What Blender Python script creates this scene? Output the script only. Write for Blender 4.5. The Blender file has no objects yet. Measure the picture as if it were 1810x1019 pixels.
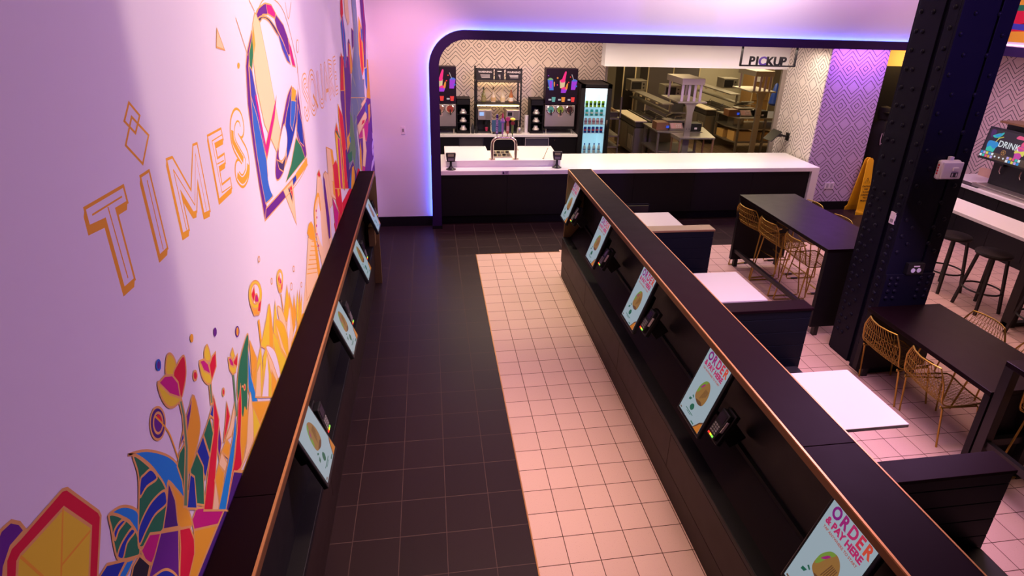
import bpy, bmesh, math, random
from mathutils import Matrix, Vector
random.seed(7)
scn = bpy.context.scene
col = scn.collection
# ---------------------------------------------------------------- camera
cd = bpy.data.cameras.new('camera'); cam = bpy.data.objects.new('camera', cd); col.objects.link(cam)
cam.location = (-0.6025, -5.6985, 3.3032)
cam.rotation_euler = (1.188502, -0.032658, -0.153424)
cd.sensor_fit = 'HORIZONTAL'; cd.sensor_width = 36.0; cd.lens = 1039.29 / 1810 * 36
cd.shift_x = -0.01140; cd.shift_y = -0.04853; cd.clip_start = .05; cd.clip_end = 60
scn.camera = cam
# ---------------------------------------------------------------- world, exposure
w = bpy.data.worlds.new('world'); scn.world = w; w.use_nodes = True
w.node_tree.nodes['Background'].inputs[0].default_value = (.30, .16, .34, 1)
w.node_tree.nodes['Background'].inputs[1].default_value = .05
vs = scn.view_settings
vs.view_transform = 'Standard'; vs.look = 'None'; vs.gamma = 1; vs.use_curve_mapping = False; vs.exposure = 0.0
# ---------------------------------------------------------------- lamps of the room (ceiling spots and wall washers) and one added spill spot
def aim(o, tgt):
    o.rotation_euler = (Vector(tgt) - o.location).to_track_quat('-Z', 'Y').to_euler()
def lamp(kind, name, loc, tgt, color, power, size=.1, size_y=None, spot=60, blend=.3, spread=180):
    l = bpy.data.lights.new(name, kind); l.color = color; l.energy = power
    if kind == 'AREA':
        l.size = size; l.spread = math.radians(spread)
        if size_y: l.shape = 'RECTANGLE'; l.size_y = size_y
    else: l.shadow_soft_size = size
    if kind == 'SPOT': l.spot_size = math.radians(spot); l.spot_blend = blend
    o = bpy.data.objects.new(name, l); col.objects.link(o); o.location = loc; aim(o, tgt); return o
WARM = (1, .62, .40); PINK = (1, .50, .62); MAG = (.80, .36, 1); PUR = (.42, .16, 1); CREAM = (1, .80, .62)
# mural wall: purple wash plus cream framing spots
lamp('AREA', 'wall_wash_lamp', (1.2, -2.2, 4.3), (-1.4, -2.2, 1.9), (.80, .42, .90), 235, .4, 7.5)
lamp('SPOT', 'mural_spot_lamp', (1.4, -2.3, 4.3), (-1.4, -2.9, 2.75), (1, .72, .62), 190, .012, spot=62, blend=.35)
lamp('SPOT', 'mural_spot_lamp', (.3, -2.0, 4.5), (-1.4, -2.35, 3.35), (1, .80, .50), 38, .05, spot=75, blend=.9)
lamp('SPOT', 'mural_spot_lamp', (1.4, -.7, 4.3), (-1.4, -1.3, 2.0), (1, .60, .72), 105, .03, spot=56, blend=.35)
lamp('SPOT', 'mural_spot_lamp', (1.2, .9, 4.3), (-1.4, 1.0, 2.4), (1, .54, .82), 85, .03, spot=60, blend=.35)
# upper back wall: magenta wash, brighter near the ceiling
lamp('AREA', 'back_wall_wash_lamp', (3.4, 2.55, 4.25), (3.4, 3.07, 3.1), (.90, .45, 1), 50, 7.5, .12)
lamp('AREA', 'back_wall_wash_lamp', (4.6, 2.7, 4.1), (4.4, 3.07, 3.55), (1, .82, .72), 48, 4.6, .1)
lamp('SPOT', 'back_wall_spot_lamp', (-.6, .8, 4.3), (-.95, 3.07, 1.9), (1, .42, .66), 330, .1, spot=60, blend=.9)
lamp('AREA', 'purple_panel_lamp', (6.45, 3.13, 2.785), (6.45, 3.40, 1.9), (.50, .16, 1), 15, 1.1, .04)
lamp('SPOT', 'panel_spot_lamp', (6.4, .6, 4.3), (6.5, 3.42, .9), (.9, .40, 1), 110, .2, spot=40, blend=.9)
lamp('SPOT', 'column_spot_lamp', (4.4, -5.0, 4.4), (3.8, -1.3, 3.4), (.34, .14, 1), 560, .1, spot=40, blend=.9)
# dining floor and aisle downlights
lamp('SPOT', 'ceiling_spot_lamp', (.6, .9, 4.4), (.6, 1.1, 0), (1, .80, .46), 600, .12, spot=54, blend=.9)
lamp('AREA', 'ceiling_panel_lamp', (.6, -2.6, 4.4), (.3, -2.6, 0), (1, .68, .46), 46, .5, 3.5, spread=75)
lamp('AREA', 'ceiling_panel_lamp', (2.9, -1.0, 4.4), (2.9, -1.0, 0), (1, .60, .44), 33, .9, 4.5, spread=100)
lamp('AREA', 'ceiling_panel_lamp', (5.6, -1.0, 4.4), (5.6, -1.0, 0), (1, .58, .48), 38, .9, 4.0, spread=100)
# bar niche and kitchen
lamp('AREA', 'bar_downlight', (1.0, 3.75, 2.72), (1.0, 3.75, 0), CREAM, 58, 3.0, .35)
lamp('AREA', 'bar_downlight', (4.3, 3.6, 2.72), (4.3, 3.6, 0), CREAM, 52, 2.8, .35)
lamp('AREA', 'bar_downlight', (1.0, 5.2, 2.72), (1.0, 5.9, 1.4), (1, .66, .48), 30, 3.0, .25)
lamp('SPOT', 'hallway_spot_lamp', (7.2, .3, 4.2), (7.9, 4.1, 1.0), (.9, .5, .9), 60, .1, spot=14, blend=.5)
lamp('AREA', 'kitchen_lamp', (4.6, 8.2, 2.7), (4.6, 8.2, 0), (1, .74, .38), 48, 1.2, 3.0)
lamp('AREA', 'kitchen_lamp', (7.8, 9.6, 2.7), (7.8, 9.6, 0), (1, .78, .42), 75, 1.2, 3.0)
lamp('SPOT', 'kitchen_accent_lamp', (3.5, 4.95, 2.7), (4.6, 5.7, 1.5), (.85, .50, 1), 14, .05, spot=60, blend=.6)  # added spot imitating purple dining room light on the near stand
lamp('AREA', 'hallway_lamp', (8.5, 4.1, 2.7), (8.5, 4.7, 1.6), (1, .62, .22), 16, .6, .3)
lamp('AREA', 'drink_niche_lamp', (8.1, .9, 2.65), (8.2, .9, 1.0), (1, .56, .45), 12, .15, 2.4)
lamp('AREA', 'right_wall_wash_lamp', (7.3, 1.2, 4.2), (8.05, 1.2, 3.2), (1, .62, .70), 60, .1, 4)

# ---------------------------------------------------------------- materials
MT = {}
def mat(name, color, rough=.5, metal=0, emit=None, es=1, spec=.5, coat=0, noise=0, alpha=1):
    if name in MT: return MT[name]
    m = bpy.data.materials.new(name); m.use_nodes = True; nt = m.node_tree; b = nt.nodes['Principled BSDF']
    b.inputs['Base Color'].default_value = (*color, 1); b.inputs['Roughness'].default_value = rough
    b.inputs['Metallic'].default_value = metal; b.inputs['Specular IOR Level'].default_value = spec
    b.inputs['Coat Weight'].default_value = coat
    if emit: b.inputs['Emission Color'].default_value = (*emit, 1); b.inputs['Emission Strength'].default_value = es
    if noise:
        t = nt.nodes.new('ShaderNodeTexNoise'); t.inputs['Scale'].default_value = 9; t.inputs['Detail'].default_value = 5
        r = nt.nodes.new('ShaderNodeMapRange'); r.inputs[3].default_value = rough - noise; r.inputs[4].default_value = rough + noise
        g = nt.nodes.new('ShaderNodeNewGeometry')
        nt.links.new(g.outputs['Position'], t.inputs['Vector']); nt.links.new(t.outputs[0], r.inputs[0]); nt.links.new(r.outputs[0], b.inputs['Roughness'])
    if alpha < 1: b.inputs['Alpha'].default_value = alpha
    MT[name] = m; return m
def em(name, c, s): return mat(name, (0.02, .02, .02), .3, 0, c, s)
wall_m = mat('white_wall_paint', (.78, .76, .78), .65)
black_m = mat('black_laminate', (.006, .005, .007), .50, spec=.25, noise=.06)
brown_m = mat('dark_brown_laminate', (.026, .013, .011), .50, spec=.2, noise=.05)
cap_m = mat('dark_cap_laminate', (.009, .0022, .0048), .5, spec=.04, noise=.05)
dbronze_m = mat('dark_bronze_edge', (.20, .09, .03), .45, .6)
gold_m = mat('bronze_edge_trim', (.55, .27, .10), .38, .75)
olive_m = mat('bronze_end_panel', (.20, .125, .045), .5, .25)
white_m = mat('white_solid_surface', (.82, .80, .79), .3)
tablew_m = mat('white_table_laminate', (.56, .54, .54), .4)
table_m = mat('black_table_laminate', (.005, .0014, .003), .34, spec=.15, noise=.05)
navy_m = mat('navy_plank_paint', (.003, .005, .012), .5, spec=.12)
steelp_m = mat('navy_steel_paint', (.006, .0058, .015), .42, spec=.11, noise=.08)
brass_m = mat('brass_wire', (.42, .27, .045), .36, .8)
steel_m = mat('brushed_steel', (.50, .46, .42), .32, .8)
dsteel_m = mat('dull_steel', (.30, .27, .23), .4, .7)
blackp_m = mat('black_plastic', (.012, .012, .014), .35)
blackm_m = mat('black_metal', (.015, .013, .014), .4, .3)
frame_m = mat('purple_black_frame', (.022, .005, .060), .5, spec=.3)
brown2_m = mat('deep_brown_laminate', (.010, .005, .0042), .5, spec=.12)
chrome_m = mat('chrome', (.75, .65, .58), .12, 1)
whitep_m = mat('white_plastic', (.80, .74, .76), .4)
card_m = mat('cardboard', (.50, .30, .11), .8)
led_m = em('blue_led_strip', (.05, .13, 1), 52)
ceil_m = mat('dark_ceiling_paint', (.05, .04, .055), .8)
nodes_math = None
def _n(nt, op, a, b=None, c=None):
    n = nt.nodes.new('ShaderNodeMath'); n.operation = op
    for i, v in enumerate((a, b, c)):
        if v is None: continue
        if isinstance(v, (int, float)): n.inputs[i].default_value = v
        else: nt.links.new(v, n.inputs[i])
    return n.outputs[0]
def wallpaper(name, axis, ph, pz, base, line=(.02, .012, .018), wdt=.0068):
    m = bpy.data.materials.new(name); m.use_nodes = True; nt = m.node_tree; b = nt.nodes['Principled BSDF']
    b.inputs['Roughness'].default_value = .6
    g = nt.nodes.new('ShaderNodeNewGeometry'); s = nt.nodes.new('ShaderNodeSeparateXYZ'); nt.links.new(g.outputs['Position'], s.inputs[0])
    def tri(o, p, period):
        t = _n(nt, 'ADD', _n(nt, 'DIVIDE', _n(nt, 'SUBTRACT', o, p), period), 100.5)
        return _n(nt, 'MULTIPLY', _n(nt, 'ABSOLUTE', _n(nt, 'SUBTRACT', _n(nt, 'FRACT', t), .5)), period)
    a = _n(nt, 'ADD', tri(s.outputs[axis], ph, .305), tri(s.outputs[2], pz, .61))
    acc = None
    for r in (.047, .119, .193, .267, .343):
        d = _n(nt, 'LESS_THAN', _n(nt, 'ABSOLUTE', _n(nt, 'SUBTRACT', a, r)), wdt)
        acc = d if acc is None else _n(nt, 'MAXIMUM', acc, d)
    mx = nt.nodes.new('ShaderNodeMix'); mx.data_type = 'RGBA'
    mx.inputs[6].default_value = (*base, 1); mx.inputs[7].default_value = (*line, 1)
    nt.links.new(acc, mx.inputs[0]); nt.links.new(mx.outputs[2], b.inputs['Base Color'])
    return m
paper_back = wallpaper('diamond_wallpaper_back', 0, .10, 2.495, (.74, .64, .60))
paper_side = wallpaper('diamond_wallpaper_side', 1, 3.58, 2.465, (.74, .66, .62))
paper_panel = wallpaper('diamond_wallpaper_lilac', 0, 5.96, 2.465, (.60, .48, .66))
paper_right = wallpaper('diamond_wallpaper_right', 1, 1.72, 2.40, (.70, .55, .52))
def tiles(name, px, py, ox, oy, ca, cb, grout, gw, rough, speck):
    m = bpy.data.materials.new(name); m.use_nodes = True; nt = m.node_tree; b = nt.nodes['Principled BSDF']
    g = nt.nodes.new('ShaderNodeNewGeometry'); s = nt.nodes.new('ShaderNodeSeparateXYZ'); nt.links.new(g.outputs['Position'], s.inputs[0])
    def cell(o, off, p): return _n(nt, 'ADD', _n(nt, 'DIVIDE', _n(nt, 'SUBTRACT', o, off), p), 200)
    cx, cy = cell(s.outputs[0], ox, px), cell(s.outputs[1], oy, py)
    def edge(c, p):
        return _n(nt, 'GREATER_THAN', _n(nt, 'MULTIPLY', _n(nt, 'ABSOLUTE', _n(nt, 'SUBTRACT', _n(nt, 'FRACT', c), .5)), p), p / 2 - gw)
    e = _n(nt, 'MAXIMUM', edge(cx, px), edge(cy, py))
    cmb = nt.nodes.new('ShaderNodeCombineXYZ'); nt.links.new(_n(nt, 'FLOOR', cx), cmb.inputs[0]); nt.links.new(_n(nt, 'FLOOR', cy), cmb.inputs[1])
    wn = nt.nodes.new('ShaderNodeTexWhiteNoise'); nt.links.new(cmb.outputs[0], wn.inputs['Vector'])
    mx = nt.nodes.new('ShaderNodeMix'); mx.data_type = 'RGBA'; nt.links.new(wn.outputs['Value'], mx.inputs[0])
    mx.inputs[6].default_value = (*ca, 1); mx.inputs[7].default_value = (*cb, 1)
    v = nt.nodes.new('ShaderNodeTexNoise'); v.inputs['Scale'].default_value = speck; v.inputs['Detail'].default_value = 3
    nt.links.new(g.outputs['Position'], v.inputs['Vector'])
    sp = _n(nt, 'GREATER_THAN', v.outputs[0], .66)
    m2 = nt.nodes.new('ShaderNodeMix'); m2.data_type = 'RGBA'; nt.links.new(_n(nt, 'MULTIPLY', sp, .35), m2.inputs[0])
    nt.links.new(mx.outputs[2], m2.inputs[6]); m2.inputs[7].default_value = (*[c * .35 for c in ca], 1)
    m3 = nt.nodes.new('ShaderNodeMix'); m3.data_type = 'RGBA'; nt.links.new(e, m3.inputs[0]); nt.links.new(m2.outputs[2], m3.inputs[6]); m3.inputs[7].default_value = (*grout, 1)
    nt.links.new(m3.outputs[2], b.inputs['Base Color'])
    nt.links.new(_n(nt, 'ADD', _n(nt, 'MULTIPLY', e, .4), rough), b.inputs['Roughness'])
    b.inputs['Specular IOR Level'].default_value = .28
    bp = nt.nodes.new('ShaderNodeBump'); bp.inputs['Strength'].default_value = .25; bp.inputs['Distance'].default_value = .002
    nt.links.new(_n(nt, 'SUBTRACT', 1, e), bp.inputs['Height']); nt.links.new(bp.outputs[0], b.inputs['Normal'])
    return m
dark_tile = tiles('dark_floor_tile', .3045, .305, .05, -2.15, (.018, .008, .010), (.022, .010, .012), (.085, .050, .045), .0022, .42, 60)
light_tile = tiles('light_speckled_tile', .2064, .2064, 0, 0, (.60, .40, .35), (.64, .43, .38), (.075, .03, .022), .0026, .5, 170)
kitchen_tile = tiles('kitchen_quarry_tile', .2, .2, 0, 0, (.20, .13, .085), (.23, .15, .09), (.10, .07, .05), .004, .45, 60)

# ---------------------------------------------------------------- mesh helpers
class MB:
    def __init__(s): s.v = []; s.f = []; s.mi = []; s.mats = []
    def m(s, mt):
        if mt not in s.mats: s.mats.append(mt)
        return s.mats.index(mt)
    def add(s, vs_, fs, mt):
        k = len(s.v); s.v += [tuple(p) for p in vs_]; i = s.m(mt)
        for f in fs: s.f.append([k + a for a in f]); s.mi.append(i)
        return s
    def box(s, x0, y0, z0, x1, y1, z1, mt):
        x0, x1 = sorted((x0, x1)); y0, y1 = sorted((y0, y1)); z0, z1 = sorted((z0, z1))
        return s.add([(x0,y0,z0),(x1,y0,z0),(x1,y1,z0),(x0,y1,z0),(x0,y0,z1),(x1,y0,z1),(x1,y1,z1),(x0,y1,z1)],
                     [(0,3,2,1),(4,5,6,7),(0,1,5,4),(1,2,6,5),(2,3,7,6),(3,0,4,7)], mt)
    def ext(s, pts, vec, mt):
        n = len(pts); p = [Vector(a) for a in pts]; q = [a + Vector(vec) for a in p]
        return s.add(p + q, [list(range(n))[::-1], list(range(n, 2*n))] + [(i, (i+1) % n, (i+1) % n + n, i + n) for i in range(n)], mt)
    def poly(s, pts, mt): return s.add(pts, [list(range(len(pts)))], mt)
    def tube(s, pts, r, mt, n=6, closed=False):
        P = [Vector(p) for p in pts]; N = len(P); rings = []; up = None
        for i in range(N):
            a = P[(i-1) % N] if closed or i > 0 else P[i]; b = P[(i+1) % N] if closed or i < N-1 else P[i]
            t = (b - a)
            if t.length < 1e-9: t = Vector((0, 0, 1))
            t.normalize()
            if up is None: up = Vector((0, 0, 1)) if abs(t.z) < .9 else Vector((1, 0, 0))
            x = t.cross(up)
            if x.length < 1e-4: x = t.cross(Vector((1, .3, 0)))
            x.normalize(); y = x.cross(t).normalized(); up = y
            rings.append([P[i] + (x * math.cos(k*2*math.pi/n) + y * math.sin(k*2*math.pi/n)) * r for k in range(n)])
        vs_ = [p for rr in rings for p in rr]; fs = []
        for i in range(N if closed else N-1):
            j = (i+1) % N
            for k in range(n): fs.append((i*n+k, i*n+(k+1) % n, j*n+(k+1) % n, j*n+k))
        if not closed: fs += [tuple(range(n))[::-1], tuple((N-1)*n+k for k in range(n))]
        return s.add(vs_, fs, mt)
    def lathe(s, prof, mt, c=(0, 0, 0), n=20, M=None):
        vs_ = []; fs = []
        for r, z in prof:
            for k in range(n):
                a = k*2*math.pi/n; p = Vector((r*math.cos(a), r*math.sin(a), z))
                if M: p = M @ p
                vs_.append(p + Vector(c))
        L = len(prof)
        for i in range(L-1):
            for k in range(n): fs.append((i*n+k, i*n+(k+1) % n, (i+1)*n+(k+1) % n, (i+1)*n+k))
        if prof[0][0] > 1e-4: fs.append(tuple(range(n))[::-1])
        if prof[-1][0] > 1e-4: fs.append(tuple((L-1)*n+k for k in range(n)))
        return s.add(vs_, fs, mt)
    def bar(s, p0, p1, w_, d, mt):
        p0, p1 = Vector(p0), Vector(p1); t = (p1-p0).normalized(); x = t.cross(Vector((0, 1, 0)) if abs(t.y) < .9 else Vector((1, 0, 0))).normalized(); y = t.cross(x)
        q = [(-w_/2, -d/2), (w_/2, -d/2), (w_/2, d/2), (-w_/2, d/2)]
        return s.add([p0+x*a+y*b for a, b in q] + [p1+x*a+y*b for a, b in q], [(0,3,2,1),(4,5,6,7),(0,1,5,4),(1,2,6,5),(2,3,7,6),(3,0,4,7)], mt)
    def text(s, txt, size, mt, M, sx=1, extrude=.0006, bold=0, align='CENTER'):
        c = bpy.data.curves.new('lettering', 'FONT'); c.body = txt; c.size = size; c.align_x = align; c.extrude = extrude; c.offset = bold; c.resolution_u = 3
        o = bpy.data.objects.new('lettering', c); me = bpy.data.meshes.new_from_object(o)
        vs_ = [M @ Vector((p.co.x*sx, p.co.y, p.co.z)) for p in me.vertices]; fs = [list(f.vertices) for f in me.polygons]
        bpy.data.objects.remove(o); bpy.data.meshes.remove(me); bpy.data.curves.remove(c)
        return s.add(vs_, fs, mt)
def build(name, mb, parent=None, loc=None, bevel=0, smooth=False, label=None, cat=None, group=None, kind=None, rz=0):
    me = bpy.data.meshes.new(name); me.from_pydata(mb.v, [], mb.f)
    for m_ in mb.mats: me.materials.append(m_)
    me.polygons.foreach_set('material_index', mb.mi)
    if smooth: me.polygons.foreach_set('use_smooth', [True]*len(me.polygons))
    me.update(); o = bpy.data.objects.new(name, me); col.objects.link(o)
    if parent: o.parent = parent
    if loc: o.location = loc
    if rz: o.rotation_euler = (0, 0, rz)
    if bevel:
        b = o.modifiers.new('bevel', 'BEVEL'); b.width = bevel; b.segments = 2; b.limit_method = 'ANGLE'; b.angle_limit = math.radians(40)
    if smooth:
        e = o.modifiers.new('edges', 'EDGE_SPLIT'); e.split_angle = math.radians(38)
    return tag(o, label, cat, group, kind)
def tag(o, label=None, cat=None, group=None, kind=None):
    if label: o['label'] = label
    if cat: o['category'] = cat
    if group: o['group'] = group
    if kind: o['kind'] = kind
    return o
def thing(name, loc, label, cat, group=None, rz=0):
    o = bpy.data.objects.new(name, None); col.objects.link(o); o.location = loc; o.rotation_euler = (0, 0, rz); o.empty_display_size = .1
    return tag(o, label, cat, group)
def dup(root, loc=None, rz=None, label=None, group=None, M=None):
    def cp(o, par):
        c = o.copy(); col.objects.link(c); c.parent = par
        for ch in list(o.children): cp(ch, c)
        return c
    kids = list(root.children); r = root.copy(); col.objects.link(r)
    for ch in kids: cp(ch, r)
    if M is not None: r.matrix_basis = M
    else:
        if loc is not None: r.location = loc
        if rz is not None: r.rotation_euler = (0, 0, rz)
    if label: r['label'] = label
    if group: r['group'] = group
    return r
def bx(name, b, mt, parent=None, **k):
    return build(name, MB().box(*b, mt), parent, **k)
def struct(name, mb, **k): return build(name, mb, kind='structure', **k)
def frameM(o, u, v):   # local x = u, local z = v, local -y = outward normal
    u, v = Vector(u).normalized(), Vector(v).normalized(); n = u.cross(v)
    return Matrix(((u.x, -n.x, v.x, o[0]), (u.y, -n.y, v.y, o[1]), (u.z, -n.z, v.z, o[2]), (0, 0, 0, 1)))
def TX(x, y, z): # lettering placed on a local xz face looking along -y
    return Matrix.Translation((x, y, z)) @ Matrix.Rotation(math.pi/2, 4, 'X')
# ================================================================ room shell
WLX = -1.42
b = MB()
b.poly([(0, -7, 0), (9.6, -7, 0), (9.6, 1.93, 0), (1.2, 1.93, 0), (1.2, 1.86, 0), (0, 1.86, 0)], light_tile)
b.poly([(WLX, -7, 0), (0, -7, 0), (0, 1.86, 0), (1.2, 1.86, 0), (1.2, 1.93, 0), (9.6, 1.93, 0), (9.6, 4.9, 0), (WLX, 4.9, 0)], dark_tile)
struct('floor', b)
struct('floor_kitchen', MB().poly([(WLX, 4.9, 0), (11, 4.9, 0), (11, 12, 0), (WLX, 12, 0)], kitchen_tile))
struct('trim_floor', MB().box(-.006, -7, -.01, .003, 1.862, .0035, gold_m).box(0, 1.857, -.01, 1.2, 1.866, .002, gold_m))
struct('wall_left', MB().box(-1.6, -7, 0, WLX, 3.07, 4.6, wall_m))
# back wall with the tall rounded opening of the bar niche
def arc(cx, cz, r, a0, a1, n=14): return [(cx + r*math.cos(a0+(a1-a0)*i/n), cz + r*math.sin(a0+(a1-a0)*i/n)) for i in range(n+1)]
fx0, fx1, ft = -.585, 8.05, 2.92
def arch(o, y, top, r):   # outline from the floor up the left post, round the corner and along the header
    p = [(o, 0)] + arc(o + r, top - r, r, math.pi, math.pi/2) + [(fx1, top)]
    return p
outer = arch(fx0, 0, ft, .52); inner = arch(fx0 + .14, 0, ft - .125, .38)
ym = 3.07
b = MB()
hole = arch(fx0 + .05, 0, ft - .04, .48)
b.ext([(WLX, ym, 0)] + [(x, ym, z) for x, z in hole] + [(fx1, ym, 4.6), (WLX, ym, 4.6)], (0, .14, 0), wall_m)
struct('wall_back', b)
b = MB(); n = len(outer)
for i in range(n-1):
    (ax, az), (bx_, bz), (cx, cz), (dx, dz) = outer[i], outer[i+1], inner[i+1], inner[i]
    v = [(ax, 2.90, az), (bx_, 2.90, bz), (cx, 2.90, cz), (dx, 2.90, dz), (ax, 3.01, az), (bx_, 3.01, bz), (cx, 3.26, cz), (dx, 3.26, dz)]
    b.add(v, [(0, 1, 2, 3), (0, 4, 5, 1), (3, 2, 6, 7), (4, 7, 6, 5)], frame_m)
b.box(-.59, 2.89, 0, -.44, 3.01, .05, black_m)
struct('trim_arch', b)
led = arch(fx0 + .012, 0, ft - .012, .51)
led[0] = (led[0][0], .16)
b = MB(); b.tube([(x, 3.035, z) for x, z in led], .006, led_m, 5)
build('led_strip', b, label='blue led light strip glowing behind the dark rounded arch', cat='light strip')
struct('ceiling', MB().box(-1.6, -7, 4.6, 9.6, 3.2, 4.7, ceil_m))
struct('ceiling_bar', MB().box(-.84, 3.2, 2.80, 9.6, 12, 2.9, wall_m))
struct('wall_right', MB().box(8.05, -7, 2.92, 8.25, 3.07, 4.6, wall_m).box(8.45, -7, 0, 8.6, 3.4, 2.92, paper_right).box(8.05, -7, 2.86, 8.6, 3.3, 2.92, wall_m))
struct('trim_right', MB().box(7.93, -7, 2.79, 8.05, 3.05, 2.925, frame_m))
b = MB(); b.box(8.035, -7, 2.94, 8.045, 3.0, 2.948, em('pink_led_strip', (1, .45, .75), 5))
build('led_strip', b, label='pink led light strip along the top of the right header', cat='light strip')
struct('baseboard_back', MB().box(WLX, 3.045, 0, -.585, 3.07, .155, black_m), bevel=.003)
# bar niche walls
struct('wall_bar_left', MB().box(-.84, 3.2, 0, -.74, 6.3, 2.8, wall_m))
struct('wall_bar_back', MB().box(-.84, 6.3, 0, 2.98, 6.42, 2.8, paper_back))
struct('trim_corner', MB().box(2.98, 6.28, 0, 3.03, 6.44, 2.8, steel_m).box(5.815, 4.55, 0, 5.90, 4.60, 2.315, steel_m))
struct('ceiling_bulkhead', MB().box(2.44, 4.56, 2.315, 5.9, 4.78, 2.8, wall_m))
b = MB(); b.box(5.9, 3.42, 0, 6.02, 4.58, 2.8, paper_side)
struct('wall_bar_right', b)
struct('wall_panel', MB().box(5.905, 3.40, .155, 6.945, 3.52, 2.8, paper_panel))
struct('baseboard_right', MB().box(5.9, 3.385, 0, 6.95, 3.52, .155, black_m))
struct('wall_hallway', MB().box(6.0, 4.75, 0, 8.38, 4.85, 2.8, mat('ochre_wall', (.85, .55, .20), .6)).box(8.38, 4.75, 0, 9.6, 4.85, 2.8, wallpaper('diamond_wallpaper_hall', 0, 8.56, 2.42, (.72, .52, .34))).box(9.5, 3.1, 0, 9.6, 4.8, 2.8, wall_m))
struct('door_1', MB().box(7.45, 4.69, 0, 8.37, 4.748, 2.40, black_m))
struct('wall_kitchen', MB().box(-.6, 12, 0, 11, 12.1, 2.8, mat('kitchen_wall_panel', (.55, .50, .40), .5)).box(10.9, 4.8, 0, 11, 12, 2.8, MT['kitchen_wall_panel']).box(2.3, 6.42, 0, 2.4, 12, 2.8, MT['kitchen_wall_panel']))
# ---------------------------------------------------------------- mural on the left wall
PAL = {'or': (.84, .42, .03), 'ol': (.76, .42, .12), 'wl': (.80, .77, .79), 'pu': (.13, .018, .24), 'mg': (.55, .012, .20), 'bl': (.012, .04, .36), 'bm': (.03, .14, .52), 'bi': (.05, .06, .42), 'be': (.88, .64, .34), 'dk': (.05, .03, .12), 'rd': (.68, .012, .045), 'gn': (.02, .20, .085), 'ye': (.80, .64, .035), 'yo': (.84, .54, .025), 'cy': (.015, .26, .66), 'in': (.07, .018, .18), 'bk': (.02, .02, .03), 'gs': (.13, .28, .12), 'gr': (.16, .22, .32), 'sg': (.30, .34, .26), 'lv': (.66, .52, .78)}
for k in PAL: mat('mural_' + k, PAL[k], .7, spec=.2)
def smooth(P, closed):
    n = len(P); out = []
    for i in range(n if closed else n-1):
        p0, p1, p2, p3 = [P[(i+k) % n] if closed else P[min(max(i+k, 0), n-1)] for k in (-1, 0, 1, 2)]
        for t in (0, .25, .5, .75):
            out.append(tuple(.5*(2*p1[d] + (p2[d]-p0[d])*t + (2*p0[d]-5*p1[d]+4*p2[d]-p3[d])*t*t + (3*p1[d]-p0[d]-3*p2[d]+p3[d])*t**3) for d in (0, 1)))
    if not closed: out.append(P[-1])
    return out
mural = MB(); lay = [0]
def mp(P, mt, mirror=None):
    lay[0] += 1; x = WLX + .0001 + lay[0]*.000005
    P = [(min(y, 3.055), min(z, 4.2)) for y, z in P]
    mural.poly([(x, y, z) for y, z in P], mt)
def stroke(P, wd, mt, closed):
    if wd > .03:      # wide strokes: straight pieces with round joints, each on its own hair-thin layer
        for i in range(len(P) if closed else len(P)-1):
            a, c = Vector(P[i]), Vector(P[(i+1) % len(P)]); d = c-a
            if d.length < 1e-5: continue
            nn = Vector((-d.y, d.x)).normalized()*wd/2
            for q in ([a+nn, c+nn, c-nn, a-nn], [c + Vector((wd/2*math.cos(k*math.pi/12), wd/2*math.sin(k*math.pi/12))) for k in range(24)]):
                lay[0] += .25; mural.poly([(WLX + .0001 + lay[0]*.000005, min(v_.x, 3.06), min(v_.y, 4.3)) for v_ in q], mt)
        return
    n = len(P); lay[0] += 1; x = WLX + .0001 + lay[0]*.000005; L = []; R = []
    for i in range(n):
        a = Vector(P[(i-1) % n] if closed or i else P[i]); c = Vector(P[(i+1) % n] if closed or i < n-1 else P[i]); p = Vector(P[i])
        d1 = (p-a).normalized() if (p-a).length > 1e-6 else (c-p).normalized(); d2 = (c-p).normalized() if (c-p).length > 1e-6 else d1
        nn = Vector((-(d1+d2).y, (d1+d2).x)); nn = nn.normalized() if nn.length > 1e-4 else Vector((-d1.y, d1.x))
        k = 1/max(.45, abs(nn.dot(Vector((-d1.y, d1.x))))); L.append(p+nn*wd/2*k); R.append(p-nn*wd/2*k)
    for i in range(n if closed else n-1):
        j = (i+1) % n; mural.poly([(x, min(q.x, 3.06), min(q.y, 4.3)) for q in (L[i], L[j], R[j], R[i])], mt)
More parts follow.
